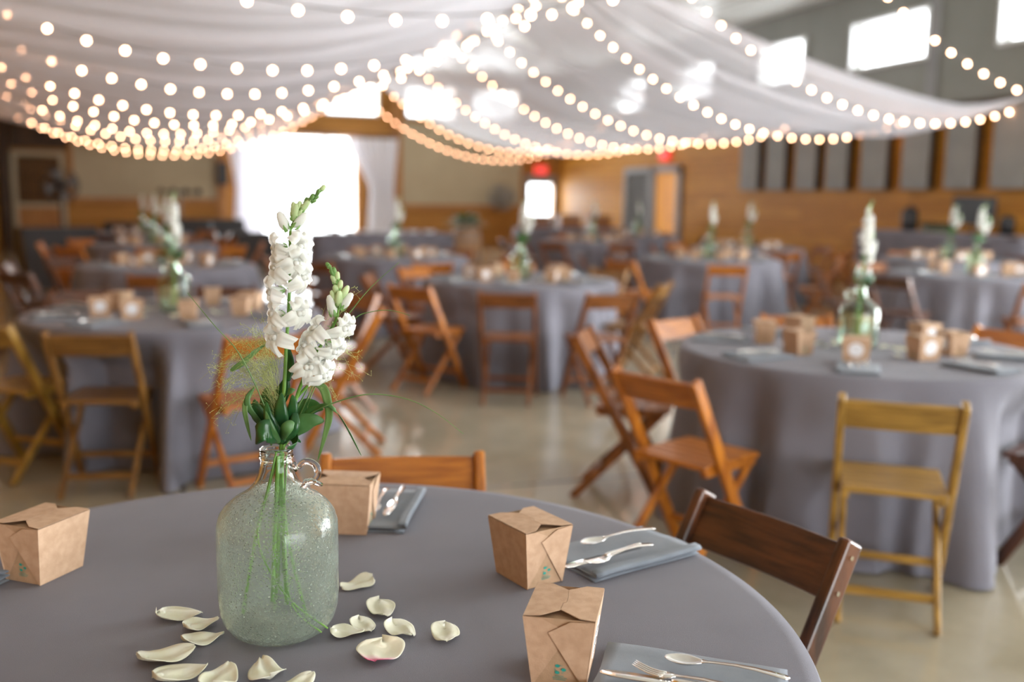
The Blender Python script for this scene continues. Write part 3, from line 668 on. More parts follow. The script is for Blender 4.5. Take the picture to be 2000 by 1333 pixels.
put_chair(*g2r(-4.55, 8.2), camang(20), 'walnut', 'dark brown folding chair loose in the left aisle, the nearer one')
put_chair(*g2r(-4.25, 8.75), camang(15), 'walnut', 'dark brown folding chair loose in the left aisle, the farther one')

# ------------------------------------------------------------------ jug
JP = [(.0005, .006), (.035, .004), (.050, .001), (.060, .002), (.072, .010), (.081, .024), (.0855, .040), (.0872, .060), (.0875, .10), (.0875, .150), (.0868, .168), (.083, .182), (.0745, .194), (.062, .205), (.050, .212), (.040, .219), (.032, .229), (.0265, .241), (.0235, .253), (.0220, .262), (.0235, .264), (.0250, .267), (.0235, .270), (.0222, .271), (.0240, .274), (.0243, .278), (.0225, .280)]
def jug(mat, hm, water=True):
    r = empty('glass_jug'); inner = []
    for rad, z in reversed(JP):
        inner.append((max(.0005, rad-.0035 if z < .26 else .0178), z+(.004 if z < .01 else 0)))
    inner = [(a, max(z, .008)) for a, z in inner]
    b = MB().lathe(JP+[(.0205, .2805), (.0185, .279)]+[p for p in inner if p[1] < .276], 64)
    b.build('bottle_body', mat, r, smooth=True)
    hp = []
    for i in range(23):
        t = D(200)-D(300)*i/22
        hp.append((.047+.0155*math.cos(t), 0, .246+.0155*math.sin(t)))
    hp = [(.024, 0, .2575)]+hp[2:]+[]
    hh = MB().tube(hp, [.005]+[.0042+.001*math.sin(i*.14) for i in range(len(hp)-1)], 12)
    hh.tube([(.040, 0, .222), (.0445, 0, .231), (.053, 0, .2335), (.063, 0, .2285), (.069, 0, .2275)], [.0045, .0048, .0046, .0040, .0022], 12)
    hh.build('handle', hm, r, smooth=True)
    return r
j0 = jug(M['jug'], M['handle']); j0.location = (*T0, TZ+.0005); j0.rotation_euler = (0, 0, -YAW-.12)
tag(j0, 'large misted pale green glass jug with small ring handle on the nearest table', 'jug', 'glass jugs on the tables')

# ------------------------------------------------------------------ flowers (built about the near jug)
JD = 1.384
def J(x, y, off=0.0): return onD(x, y, JD+off)
def spline(pts, n=8):
    P = [Vector(p) for p in pts]; out = []
    for i in range(len(P)-1):
        p0, p1, p2, p3 = P[max(i-1, 0)], P[i], P[i+1], P[min(i+2, len(P)-1)]
        for k_ in range(n):
            t = k_/n; out.append(.5*((2*p1)+(p2-p0)*t+(2*p0-5*p1+4*p2-p3)*t*t+(3*p1-p0-3*p2+p3)*t**3))
    out.append(P[-1]); return out
def floret_mesh(seed, openness=1.0):
    r_ = random.Random(seed); b = MB()
    b.lathe([(.0012, 0), (.0034, .002), (.0042, .006), (.0046, .011), (.0058, .016), (.0068, .019)], 12, sx=1.1, sy=.95)
    def lobe(ang, L, Wd, tilt, ruff, z0=.016, r0=.0045, curl=.9):
        ca, sa = math.cos(ang), math.sin(ang); ph = r_.uniform(0, 6); ph2 = r_.uniform(0, 6); L *= r_.uniform(.9, 1.12)
        def fn(u, v):
            s = v; a = 2*u-1; wv = Wd*1.28*math.sin(PI*min(1, (.16+.84*s)*.80))**.7*a*(1+.06*math.sin(s*7+ph))
            th = tilt+curl*s*s*1.1
            out = r0+L*(s*math.sin(tilt)*.6+(1-math.cos(curl*1.25*s))*.75); fz = z0+L*s*math.cos(th)*.85
            ruf = ruff*s*s*(math.sin(a*3.6+ph)+.45*math.sin(a*7+ph2))
            tip = -.0022*s*math.exp(-(a*3)**2)*(1 if ruff > .001 else 0)
            out += ruf*.8+tip; fz += ruf*.8-.0035*a*a*s
            return (out*ca-wv*sa, out*sa+wv*ca, fz)
        b.grid(fn, 14, 9)
    o_ = openness*1.12
    for a in (64, 116): lobe(D(a)+r_.uniform(-.1, .1), .0165*o_, .0082, D(14), .0016, curl=1.15)
    lobe(D(-90)+r_.uniform(-.15, .15), .0125*o_, .0058, D(32), .0016, curl=1.75)
    for a in (-28, -152): lobe(D(a)+r_.uniform(-.12, .12), .014*o_, .0078, D(34), .0019, curl=1.6)
    b.sphere((-.0028, -.0030, .0188), .0040, 10, 7, .9); b.sphere((.0028, -.0030, .0188), .0040, 10, 7, .9)
    return b.mesh('floret', M['flower'], True)
FL = [floret_mesh(s) for s in (1, 2, 3, 4)]
def bud_mesh(L, r, mat, name='bud'):
    b = MB(); b.lathe([(.0008, 0), (r*.75, L*.15), (r, L*.38), (r*.86, L*.62), (r*.78, L*.8), (r*.45, L*.96), (.0004, L)], 10, sx=1.1, sy=.9)
    b.m = 1
    for k_ in range(5):
        a = 2*PI*k_/5
        b.grid(lambda u, v: ((r*.8+.0012*math.sin(PI*v))*math.cos(a+(u-.5)*1.0*(1-v)), (r*.8+.0012*math.sin(PI*v))*math.sin(a+(u-.5)*1.0*(1-v)), -.0005+L*.42*v), 3, 4)
    return b.mesh(name, [mat, M['bud_small']], True)
BIG = bud_mesh(.021, .0050, M['bud']); MIDB = bud_mesh(.012, .0038, M['bud']); SML = bud_mesh(.008, .0028, M['bud_small'])
OPENB = bud_mesh(.026, .0060, M['flower'], 'bud')
def calyx_mesh():
    b = MB()
    for k_ in range(6):
        a = k_*PI/3
        b.grid(lambda u, v: ((.002+.004*math.sin(PI*.6*v))*math.cos(a+(u-.5)*.9*(1-v*.9)), (.002+.004*math.sin(PI*.6*v))*math.sin(a+(u-.5)*.9*(1-v*.9)), -.002+.0085*v), 3, 4)
    return b.mesh('calyx', M['bud_small'], True)
CAL = calyx_mesh()
def orient(pos, d, up, roll=0, s=1):
    z = Vector(d).normalized(); x = Vector(up).cross(z)
    if x.length < 1e-4: x = Vector((1, 0, 0))
    x.normalize(); y = z.cross(x); m = Matrix((x, y, z)).transposed().to_4x4()
    return Matrix.Translation(pos) @ m @ Matrix.Rotation(roll, 4, 'Z') @ Matrix.Diagonal((s, s, s, 1))
BACK = -FH   # towards the camera
def ribbon(b, pts, w, side=None, n=6, cup=.15, fold=0):
    sp = spline(pts, n); m = len(sp)
    for_ = []
    for i, p in enumerate(sp):
        d = (sp[min(i+1, m-1)]-sp[max(i-1, 0)]).normalized(); s_ = Vector(side) if side is not None else Vector(rgt)
        a = (s_-d*s_.dot(d)).normalized(); nn = d.cross(a); t = i/(m-1); ww = w*(math.sin(PI*min(1, .06+.94*t**.8))**.8 if fold == 0 else (1-t)**.5*min(1, .5+t*3))
        for_.append([p-a*ww+nn*ww*cup, p-a*ww*.5+nn*ww*cup*.3, p, p+a*ww*.5+nn*ww*cup*.3, p+a*ww+nn*ww*cup])
    vs = [q for row in for_ for q in row]; b.add(vs, [(i*5+j, i*5+j+1, (i+1)*5+j+1, (i+1)*5+j) for i in range(m-1) for j in range(4)])
def snapdragon(path, items, label, base_r=.0032, seed=0):
    """items: (kind, stem px, centre px, depth towards camera, scale)"""
    r_ = random.Random(seed); sp = spline(path, 8); o0 = sp[0]; root = empty('snapdragon_stem', o0)
    n = len(sp); MB().tube([p-o0 for p in sp], [base_r*(1-.62*i/n) for i in range(n)], 8).build('stem', M['stem'], root, smooth=True)
    nf = 0
    for kind, c, dep, sc in items:
        c3 = J(*c, -dep*.35)
        # nearest stem point a little lower than the flower
        best = min(sp, key=lambda p: (p-(c3-Vector((0, 0, .006)))).length)
        d = c3-best
        if d.length < .004: d = Vector(BACK)*.01+Vector((0, 0, .004))
        i = min(range(n), key=lambda q: (sp[q]-best).length); upd = (sp[min(i+1, n-1)]-sp[max(i-1, 0)]).normalized()
        if kind == 'f':
            dd = (d.normalized()+Vector(BACK)*r_.uniform(.15, .6)-Vector((0, 0, .15))).normalized(); me = FL[nf % 4]; nf += 1
            pos = best+d*.30; q = orient(pos-o0, dd, Vector((0, 0, 1)), r_.uniform(-.3, .3), sc*.95); nm = 'floret'
        else:
            me = {'B': BIG, 'm': MIDB, 's': SML, 'o': OPENB}[kind]; nm = 'bud'
            dd = (d.normalized()*.7+upd*.9).normalized(); pos = best+d*.25; q = orient(pos-o0, dd, Vector((0, 0, 1)), r_.uniform(0, 6), sc)
        f = bpy.data.objects.new(nm, me); C.objects.link(f); f.parent = root; f.matrix_local = q
        if kind == 'f':
            g = bpy.data.objects.new('calyx', CAL); C.objects.link(g); g.parent = f
    br = MB()
    for i in range(int(n*.42), n-4, 2):
        p = sp[i]-o0; a = i*2.4; dd = Vector((math.cos(a), math.sin(a), .5)).normalized(); t_ = (sp[i+1]-sp[i]).normalized()
        ribbon(br, [p, p+dd*.004+t_*.002, p+dd*.008+t_*.001], .0024, t_.cross(dd), 4, .3)
    br.build('bracts', M['bud_small'], root, smooth=True)
    tag(root, label, 'flower', 'white snapdragons in the near jug'); return root
s1 = snapdragon([J(538, 1165, .0), J(546, 1000, .0), J(549, 880, .0), J(555, 760), J(559, 680), J(564, 600), J(567, 520), J(567, 455), J(577, 428), J(597, 401), J(616, 384), J(630, 367)],
 [('f', (543, 653), .022, 1.2), ('f', (536, 606), .016, 1.08), ('f', (527, 562), .012, 1.15), ('f', (541, 516), .014, 1.1), ('f', (541, 478), .010, 1.02), ('f', (590, 604), .018, 1.12), 
  ('f', (594, 534), .016, 1.1), ('f', (580, 508), .026, 1.15), ('f', (589, 474), .016, 1.1), ('o', (545, 444), .004, 1.15), ('o', (589, 443), .004, 1.1), 
  ('B', (571, 424), .004, 1.2), ('B', (562, 410), .002, 1.0), ('B', (590, 410), .004, .95), ('m', (584, 418), .006, 1.1), ('m', (578, 402), .002, 1.1), ('m', (600, 396), .004, 1.05), ('s', (594, 390), .0, 1.2), ('s', (609, 388), .003, 1.2), ('s', (613, 396), .002, 1.1), ('s', (606, 382), .0, 1.1), ('s', (619, 379), .002, 1.1), ('s', (617, 388), .002, 1.0), ('s', (624, 376), 0, 1), ('m', (629, 370), 0, .9)],
 'taller white snapdragon stem in the near jug, its green tip reaching highest')
s2 = snapdragon([J(560, 1180, .0), J(553, 1000, .0), J(552, 880, .0), J(575, 790), J(597, 730), J(618, 690), J(640, 655), J(656, 625), J(662, 592), J(658, 555), J(648, 530), J(641, 519)],
 [('f', (603, 714), .024, 1.15), ('f', (646, 728), .018, 1.15), ('f', (600, 668), .014, 1.05), ('f', (622, 642), .014, 1.1), ('f', (657, 680), .022, 1.1), ('f', (676, 634), .012, 1.05), ('f', (632, 700), .01, .9), ('o', (639, 607), .008, 1.2), ('o', (680, 600), .006, 1.1),
  ('B', (661, 595), .014, 1.2), ('B', (647, 587), .008, 1.0), ('B', (679, 580), .006, 1.1), ('m', (655, 570), .01, 1.25), ('m', (668, 560), .006, 1.2), ('m', (651, 550), .006, 1.1), ('m', (663, 541), .004, 1.1), ('s', (649, 536), .004, 1.2), ('s', (656, 528), .0, 1.2), ('s', (646, 525), .002, 1.1), ('s', (641, 519), 0, 1.1)],
 'shorter white snapdragon stem leaning right in the near jug', seed=3)
def sprig(name, leaves, label, stempath=None, cat='foliage', group=None):
    o0 = J(*leaves[0][0][0][:2], leaves[0][0][0][2]) if leaves else J(*stempath[0]); root = empty(name, o0)
    if stempath: 
        sp = spline([J(*p) for p in stempath], 6); MB().tube([p-o0 for p in sp], .0022, 7).build('stem', M['stem'], root, smooth=True)
    for pts, w_, mat, side, fold in leaves:
        b = MB(); ribbon(b, [J(*p)-o0 for p in pts], w_*1.08, side, 6, .14, fold); b.build('leaf', M[mat], root, smooth=True, solid=.0005)
    tag(root, label, cat, group); return root
R_ = tuple(rgt)
def sd(a): # leaf width direction: rotated about the view axis by a degrees
    return tuple(rgt*math.cos(D(a))+Vector((0, 0, 1))*math.sin(D(a)))
sprig('leafy_branch', [
 ([(549, 868, -.012), (549, 830, -.03), (548, 795, -.034), (550, 767, -.028)], .0098, 'leaf', R_, 0),
 ([(551, 868, -.01), (563, 830, -.02), (572, 795, -.024), (571, 771, -.02)], .0088, 'leaf', sd(-12), 0),
 ([(547, 868, -.012), (535, 840, -.03), (523, 812, -.034), (520, 785, -.028)], .0080, 'leaf', sd(20), 0),
 ([(545, 866, -.02), (534, 850, -.04), (524, 826, -.044), (519, 803, -.040)], .0060, 'leaf2', sd(30), 0),
 ([(545, 856, -.022), (528, 843, -.045), (508, 848, -.05), (499, 868, -.040)], .0155, 'leaf', (0, 0, 1), 0),
 ([(549, 858, -.02), (556, 842, -.045), (568, 829, -.045), (575, 826, -.04)], .0080, 'leaf2', sd(-55), 0),
 ([(553, 862, -.01), (566, 846, -.03), (575, 825, -.03), (577, 800, -.02)], .0090, 'leaf', sd(-15), 0),
 ([(550, 862, .01), (572, 850, .0), (578, 870, -.02), (560, 876, -.03)], .0075, 'leaf', sd(60), 0),
 ([(545, 840, .01), (530, 815, .02), (522, 785, .02), (521, 757, .015)], .0135, 'leaf2', sd(10), 0),
 ([(542, 840, .01), (518, 822, .02), (503, 806, .01), (497, 780, .01)], .0120, 'leaf2', sd(35), 0),
 ([(540, 845, .0), (515, 825, -.01), (495, 800, -.01), (478, 792, -.0)], .0085, 'leaf', sd(50), 0),
 ([(556, 780, .005), (562, 768, -.002), (570, 763, -.005), (577, 762, -.004)], .0048, 'leaf2', sd(60), 0),
 ([(562, 860, .01), (590, 805, .02), (612, 795, .02), (632, 800, .015)], .013, 'leaf2', sd(-60), 0),
 ([(558, 850, .0), (583, 832, -.01), (608, 822, -.012), (634, 823, -.008)], .0125, 'leaf2', sd(-75), 0),
 ([(563, 745, .01), (566, 715, .012), (563, 690, .012), (560, 668, .01)], .0060, 'leaf', R_, 0),
 ([(540, 800, .02), (548, 775, .02), (556, 755, .02), (560, 735, .02)], .0100, 'leaf', R_, 0),
 ([(570, 858, .0), (577, 858, .0), (583, 861, -.002), (588, 865, -.002)], .0030, 'leaf', (0, 0, 1), 0),
 ], 'cluster of broad dark green leaves at the mouth of the near jug', [(536, 1190, .02), (546, 1000, .01), (548, 880, .0), (548, 850, -.012)])
sprig('ribbon_grass', [
 ([(570, 860, .02), (600, 808, .0), (618, 797, -.01), (640, 793, -.02), (660, 808, -.02), (680, 840, -.01), (706, 891, .0)], .0042, 'leaf2', sd(-50), 1),
 ([(607, 748, .0), (628, 756, -.005), (638, 776, -.01), (643, 812, -.012), (635, 850, -.01), (620, 902, .0)], .0058, 'grass', R_, 0),
 ([(520, 840, -.01), (487, 800, -.02), (484, 775, -.02), (497, 757, -.01)], .0042, 'leaf2', R_, 0),
 ([(497, 757, -.01), (479, 790, -.02), (482, 825, -.02), (491, 862, -.01)], .0035, 'grass', R_, 0),
 ([(450, 725, -.01), (475, 708, -.01), (497, 688, -.005), (521, 672, .0)], .0042, 'grass', sd(60), 0),
 ], 'grass stem with ribbon leaves arching over the near jug handle', [(600, 1210, .02), (560, 1040, .01), (551, 880, .006), (565, 800, .01), (607, 748, .0)])
BL = [([(530, 870, .0), (516, 794, -.02), (468, 693, -.03), (417, 634, -.03), (366, 572, -.02)], 'long thin grass blade leaning far left from the near jug'),
      ([(556, 870, .01), (600, 780, .02), (650, 660, .03), (692, 600, .03), (728, 558, .03), (780, 512, .03)], 'long thin grass blade rising to the right above the other blades'),
      ([(556, 870, .015), (600, 790, .03), (645, 690, .03), (692, 624, .03), (728, 609, .03), (765, 607, .03), (802, 617, .03)], 'thin grass blade arching right at the height of the shorter snapdragon'),
      ([(556, 872, .01), (600, 815, .0), (640, 792, -.02), (716, 771, -.03), (791, 779, -.03), (850, 806, -.03), (905, 848, -.03)], 'longest grass blade arching low to the right over the floor')]
for pts, lab in BL:
    P3 = [J(*p) for p in pts]; o0 = P3[0]; sp = spline([p-o0 for p in P3], 8); m = len(sp)
    o = MB().tube(sp, [.0013*(1-.75*i/m) for i in range(m)], 6).build('long_grass', M['grass'], smooth=True); o.location = o0; tag(o, lab, 'grass', 'thin grass blades in the near jug')
# wispy panicle
def plume(name, origin, tips, label, stem):
    r_ = random.Random(5); o0 = J(*origin); root = empty(name, o0)
    sp = spline([J(*p) for p in stem], 6); MB().tube([p-o0 for p in sp], .0012, 6).build('stem', M['grass'], root, smooth=True)
    hair = MB(); seeds = MB()
    for (tx, ty, spread, cnt) in tips:
        for _ in range(cnt):
            ex, ey = tx+r_.gauss(0, spread), ty+r_.gauss(0, spread*.8); dz = r_.uniform(-.035, .035)
            q0 = r_.random(); ox, oy = origin[0]+r_.uniform(-6, 6), origin[1]+40-95*q0; up_ = r_.uniform(10, 46)
            p = spline([J(ox, oy, origin[2]), J(ox*.72+ex*.28, oy*.72+ey*.28-up_*.8, origin[2]+dz*.4), J(ox*.35+ex*.65, oy*.35+ey*.65-up_, origin[2]+dz*.8), J(ex, ey, origin[2]+dz)], 5); p = [q-o0 for q in p]
            hair.tube(p, .00018, 3, False)
            for k_ in range(7):
                i = r_.randrange(6, len(p)); q = p[i]; dd = Vector((r_.uniform(-1, 1), r_.uniform(-1, 1), r_.uniform(-.6, 1))).normalized()*r_.uniform(.003, .011)
                hair.tube([q, q+dd], .00016, 3, False); seeds.sphere(tuple(q+dd), .00055, 4, 3, 1.7)
    tag(hair.build('hairs', M['wisp'], root), kind='stuff'); tag(seeds.build('seeds', M['wisp'], root), kind='stuff')
    tag(root, label, 'grass')
plume('panicle_grass', (540, 775, .01), [(440, 760, 22, 22), (455, 690, 26, 22), (435, 820, 15, 14), (490, 645, 24, 16), (420, 720, 14, 14), (480, 740, 25, 26), (515, 700, 25, 22)], 'fluffy plume of fine seed grass spreading left of the near snapdragons', [(545, 1150, .01), (549, 880, .01), (540, 775, .01)])
plume('seed_grass', (600, 760, .02), [(700, 700, 16, 8), (680, 660, 12, 6), (690, 570, 12, 5), (655, 780, 10, 5), (705, 735, 12, 5)], 'sparse seed grass behind the shorter near snapdragon', [(552, 1120, .012), (554, 880, .01), (600, 760, .02)])
# loose stems standing in the jug below the mouth
for i, (pts, r0, lab) in enumerate([
  ([(541, 890, -.004), (500, 1050, .0), (474, 1200, .0)], .0024, 'pale cut stem leaning to the left wall inside the near jug'),
  ([(543, 890, -.008), (536, 1060, -.01), (532, 1175, -.02)], .0030, 'thick cut stem standing upright inside the near jug'),
  ([(539, 886, -.012), (523, 960, -.03), (505, 1060, -.05), (560, 1165, -.058), (640, 1228, -.04)], .0014, 'thin dark stem crossing low to the right inside the near jug'),
  ([(560, 888, .0), (556, 1000, -.03), (566, 1170, -.055), (628, 1236, -.045)], .0012, 'second thin dark stem near the jug floor')]):
    P3 = [J(*p) for p in pts]; o0 = P3[0]; sp = spline([p-o0 for p in P3], 8)
    o = MB().tube(sp, r0, 7).build('cut_stem', M['stem'], smooth=True); o.location = o0; tag(o, lab, 'stem', 'stems inside the near jug')

# ------------------------------------------------------------------ near table: boxes, napkins, cutlery, petals
Z1 = TZ+.001
put_box(.556, 1.508, Z1, D(15), 'kraft takeout box beside the folded napkin, right of the jug, its green emblem facing front')
put_box(.485, 1.172, Z1, D(-30), 'nearest kraft takeout box at the bottom edge with a white round sticker on its side')
put_box(-.227, 1.763, Z1, D(-38), 'dark shaded kraft takeout box cut by the left edge of the photo', proto=boxB)
put_box(.299, 1.845, Z1, D(67), 'kraft takeout box half hidden behind the jug, below the orange chair')
NG, UG = 'folded grey napkins', 'cutlery on the near table'
put(nap0, 'napkin', (.750, 1.556, TZ+.001), D(17), 'folded grey napkin with cutlery before the dark brown chair', 'napkin', NG, 'n')
c_ = fl(1193, 1262, .755)+Vector((math.cos(D(-37)), math.sin(D(-37)), 0))*.125+Vector((math.cos(D(-127)), math.sin(D(-127)), 0))*.078
put(nap0, 'napkin', (c_.x, c_.y, TZ+.001), D(-37), 'folded grey napkin at the bottom edge beside the nearest box', 'napkin', NG, 'n')
put(nap0, 'napkin', (.375, 1.925, TZ+.001), D(68), 'folded grey napkin behind the box next to the jug', 'napkin', NG, 'n')
put(nap0, 'napkin', (-.425, 1.735, TZ+.001), D(152), 'grey napkin edge showing left of the shaded box', 'napkin', NG, 'n')
ZN = TZ+.0205
def ut(kind, p, deg, lab, r=1): 
    w_ = fl(*p, ZN) if len(p) == 2 else Vector(p); o = put(UT[kind], kind, (w_.x, w_.y, ZN), D(deg), lab, kind, UG, kind); return o
ut('spoon', (1135, 1068), 10, 'steel spoon on the napkin before the dark brown chair')
ut('fork', (1142, 1108), 19, 'steel fork on the napkin before the dark brown chair')
ut('knife', (1100, 1112), 17, 'steel knife on the napkin before the dark brown chair')
ut('spoon', (1299, 1291), -42, 'steel spoon reflecting the bulbs at the bottom edge')
ut('knife', (1172, 1316), -36, 'steel knife at the bottom edge beside the nearest box')
ut('fork', (1238, 1312), -48, 'steel fork tines at the bottom edge lying over the knife').location.z += .003
q = fl(733, 1000, ZN); ut('fork', (q.x-.01, q.y-.02, ZN), 68, 'steel fork behind the box next to the jug')
ut('knife', (q.x+.012, q.y-.035, ZN), 66, 'steel knife behind the box next to the jug')
ut('fork', (-.335, 1.70, ZN), 150, 'steel fork on the napkin left of the shaded box')
def petal_mesh(seed, L, W_, curl, mat='petal'):
    W_ *= 1.22
    r_ = random.Random(seed); p1, p2 = r_.uniform(0, 6), r_.uniform(0, 6); b = MB()
    def fn(u, v):
        a = 2*u-1; s = v; w_ = W_*(.12+.88*s**.6)*(1-s**5)**.5; x = a*w_; y = L*(s-.5)
        z = .0022+curl*(a*a*.5*s+(2*s-1)**2*.5)+.0022*math.sin(5*a+p1)*s+.0018*math.sin(7*s+p2)*a+.0028*noise.noise(Vector((a*1.6+seed, s*2.2, seed)))
        notch = -.004*math.exp(-(a*4)**2)*(1 if s > .85 else 0)
        return (x, y+notch, max(.0006, z))
    b.grid(fn, 16, 18); return b.mesh('rose_petal', M[mat], True)
PT = [petal_mesh(i, .046, .019, .007) for i in range(4)]
petals = [(697, 1142, 0, 20, 1.0, 'behind the jug on the right'), (746, 1194, 1, 70, 1.0, 'right of the jug, upright-curled'), (712, 1224, 2, 65, .85, 'stretched, touching the one above it, right of the jug'), (678, 1238, 3, 110, .85, 'touching the right foot of the jug'), (785, 1231, 0, 40, .95, 'between the pink-edged and the curled petal'),
 (870, 1243, 2, -10, .95, 'alone, farthest right of the jug'), (350, 1203, 1, 60, 1.15, 'uppermost, left of the jug'), (393, 1222, 3, 80, .9, 'middle one left of the jug'), (396, 1248, 0, 50, 1.0, 'nearest the left side of the jug'), (325, 1285, 2, 35, 1.3, 'large, farthest left'), (352, 1318, 1, 20, 1.2, 'at the bottom edge, left of two others'), (432, 1326, 3, 60, 1.1, 'at the bottom edge, below the jug left side'), (518, 1312, 0, 70, 1.1, 'in front of the jug foot'), (588, 1334, 2, 0, .8, 'mostly cut off by the bottom edge')]
for i, (x, y, mi, deg, sc, where) in enumerate(petals):
    p = fl(x, y, TZ+.004); o = bpy.data.objects.new('rose_petal', PT[mi]); C.objects.link(o); o.location = (p.x, p.y, TZ+.001+(.002 if i % 2 else 0)); o.rotation_euler = (0, 0, D(deg)-PI/2+.3*i); o.scale = (sc*1.3, sc*1.3, sc*1.25)
    q = o.modifiers.new('s', 'SOLIDIFY'); q.thickness = .0005
    tag(o, 'cream rose petal ' + where, 'petal', 'rose petals round the near jug')
p = fl(741, 1279, TZ+.004); o = bpy.data.objects.new('rose_petal', petal_mesh(9, .052, .029, .011, 'blush')); C.objects.link(o); o.location = (p.x, p.y, TZ+.001); o.rotation_euler = (0, 0, -YAW)
o.scale = (1.3, 1.2, 1.2); o.modifiers.new('s', 'SOLIDIFY').thickness = .0005; tag(o, 'large cream rose petal with a pink edge, right of the jug', 'petal', 'rose petals round the near jug')

# ------------------------------------------------------------------ other tables: jug, flowers, boxes, napkins, petals
def merged(roots, name):
    """one mesh from a flower stem and its parts, for the small distant ones"""
    bpy.context.view_layer.update(); bm = bmesh.new(); mats = []
    def rec(o, top):
        if o.type == 'MESH':
            me = o.data.copy()
            for p in me.polygons:
                m = o.data.materials[p.material_index]
                if m not in mats: mats.append(m)
                p.material_index = mats.index(m)
            me.transform(top.matrix_world.inverted() @ o.matrix_world); bm.from_mesh(me); bpy.data.meshes.remove(me)
        for c in kids(o): rec(c, top)
    rec(roots, roots); me = bpy.data.meshes.new(name); bm.to_mesh(me); bm.free()
    for m in mats: me.materials.append(m)
    return me
SM1, SM2 = merged(s1, 'snapdragon_stem'), merged(s2, 'snapdragon_stem')
leafroot = [o for o in bpy.data.objects if o.name == 'leafy_branch'][0]
LFM = merged(leafroot, 'leafy_branch')
jf = jug(M['jug_far'], M['jug_far'])
first = [True]
def mesh_inst(me, name, loc, rz, lab, cat, grp, s=1):
    o = bpy.data.objects.new(name, me); C.objects.link(o); o.location = loc; o.rotation_euler = (0, 0, rz); o.scale = (s, s, s); return tag(o, lab, cat, grp)
J0 = Vector((T0[0], T0[1], TZ))
off1, off2, off3 = s1.location-J0, s2.location-J0, leafroot.location-J0
def dress(T, desc, seed, nbox=8, cut=False, rot=None, npet=10, a0=0, tall=1.0):
    rr = random.Random(seed)
    if first[0]: j = jf; KID[jf] = kids(jf); first[0] = False
    else: j = copy_tree(jf)
    rz = rr.uniform(-1, 1) if rot is None else rot; j.location = (*T, TZ+.0005); j.rotation_euler = (0, 0, rz+1.2)
    tag(j, 'clear green glass jug with flowers on the ' + desc, 'jug', 'glass jugs on the tables')
    Rz = Matrix.Rotation(rz, 3, 'Z'); B = Vector((*T, TZ))
    for me, of, nm, lab in ((SM1, off1, 'snapdragon_stem', 'taller white snapdragon stem in the jug on the '), (SM2, off2, 'snapdragon_stem', 'shorter white snapdragon stem in the jug on the '), (LFM, off3, 'leafy_branch', 'dark green leaves in the jug on the ')):
        mesh_inst(me, nm, B+Rz @ of, rz, lab+desc, 'flower' if 'snap' in nm else 'foliage', 'flowers on the other tables')
    for i in range(nbox):
        a = a0+i*2*PI/nbox+rr.uniform(-.1, .1); r1 = rr.uniform(.34, .42); dx, dy = math.cos(a), math.sin(a); sn = slot_name(dx, dy)
        put_box(T[0]+dx*r1, T[1]+dy*r1, Z1, rr.choice([-PI/2, 0, -PI/2, PI])-YAW+rr.uniform(-.5, .5), 'kraft takeout box at the %s of the %s' % (sn, desc))
        a2 = a+.02; r2 = .60; put(nap0, 'napkin', (T[0]+math.cos(a2)*r2, T[1]+math.sin(a2)*r2, Z1), a2, 'folded grey napkin at the %s of the %s' % (sn, desc), 'napkin', NG, 'n')
        if cut:
            for kx, kd in enumerate(('spoon', 'fork', 'knife')):
                q = Vector((math.cos(a2), math.sin(a2), 0)); s_ = Vector((-q.y, q.x, 0)); pp = Vector((T[0], T[1], 0))+q*.50+s_*(.03-.03*kx)
                o = put(UT[kd], kd, (pp.x, pp.y, ZN), a2, 'steel %s on the napkin at the %s of the %s' % (kd, sn, desc), kd, 'cutlery on the other tables', kd)
    for i in range(npet):
        a = rr.uniform(0, 2*PI); r1 = rr.uniform(.12, .26); mesh_inst(PT[i % 4], 'rose_petal', (T[0]+math.cos(a)*r1, T[1]+math.sin(a)*r1, Z1), rr.uniform(0, 6), 'cream rose petal scattered round the jug on the ' + desc, 'petal', 'petals on the ' + desc, 1.1)
dress(T1, 'nearest left table', 1, 8, True, 1.7, 12, .2)
dress(T2, 'middle table', 2, 8, True, -.5, 12, .35)
dress(T3, 'nearest right table', 3, 8, True, .9, 16, .1)
for i, (kk, (P, desc, ch)) in enumerate(FAR.items()):
    dress(P, desc, 50+i, 8 if i < 5 else 7, kk in ('T4', 'T8', 'T7', 'T6'), None, 5, i*.3)

# ------------------------------------------------------------------ things along the walls
def linen_table(name, cx, cy, hx, hy, h, rz, label):
    def fn(u, v):
        t = 2*PI*u; c, s = math.cos(t), math.sin(t); p = 5
        rad = (abs(c/hx)**p+abs(s/hy)**p)**(-1/p)
        if v < .4: return (rad*c*v/.4, rad*s*v/.4, h)
        q = (v-.4)/.6; e = 1+.0*q; rr_ = rad+.02+.03*q+.025*q*math.sin(t*26); return (rr_*c, rr_*s, h-.01-(h-.02)*q)
    b = MB(); nu, nv = 200, 20; vs = [fn(i/nu, j/nv) for j in range(1, nv+1) for i in range(nu)]+[(0, 0, h)]
    b.add(vs, [(j*nu+i, j*nu+(i+1) % nu, (j+1)*nu+(i+1) % nu, (j+1)*nu+i) for j in range(nv-1) for i in range(nu)]+[(nu*nv, i, (i+1) % nu) for i in range(nu)])
    r = empty(name, (cx, cy, 0), rz); tag(r, label, 'table'); b.build('cloth_cover', M['cloth'], r, smooth=True)
    MB().box(-hx+.04, hx-.04, -hy+.04, hy-.04, h-.04, h-.012).build('tabletop', M['darkwood'], r); return r
linen_table('covered_bar', 10.45, 11.35, 1.65, .38, 1.0, PI/2, 'long bar under dark grey linen against the right wall')
tag(MB().box(-.28, .28, -.03, .03, 0, .38).build('grey_sign', M['darkgrey'], bevel=.01), 'dark grey square sign board standing on the linen-covered bar', 'sign').location = (10.55, 10.95, 1.13)
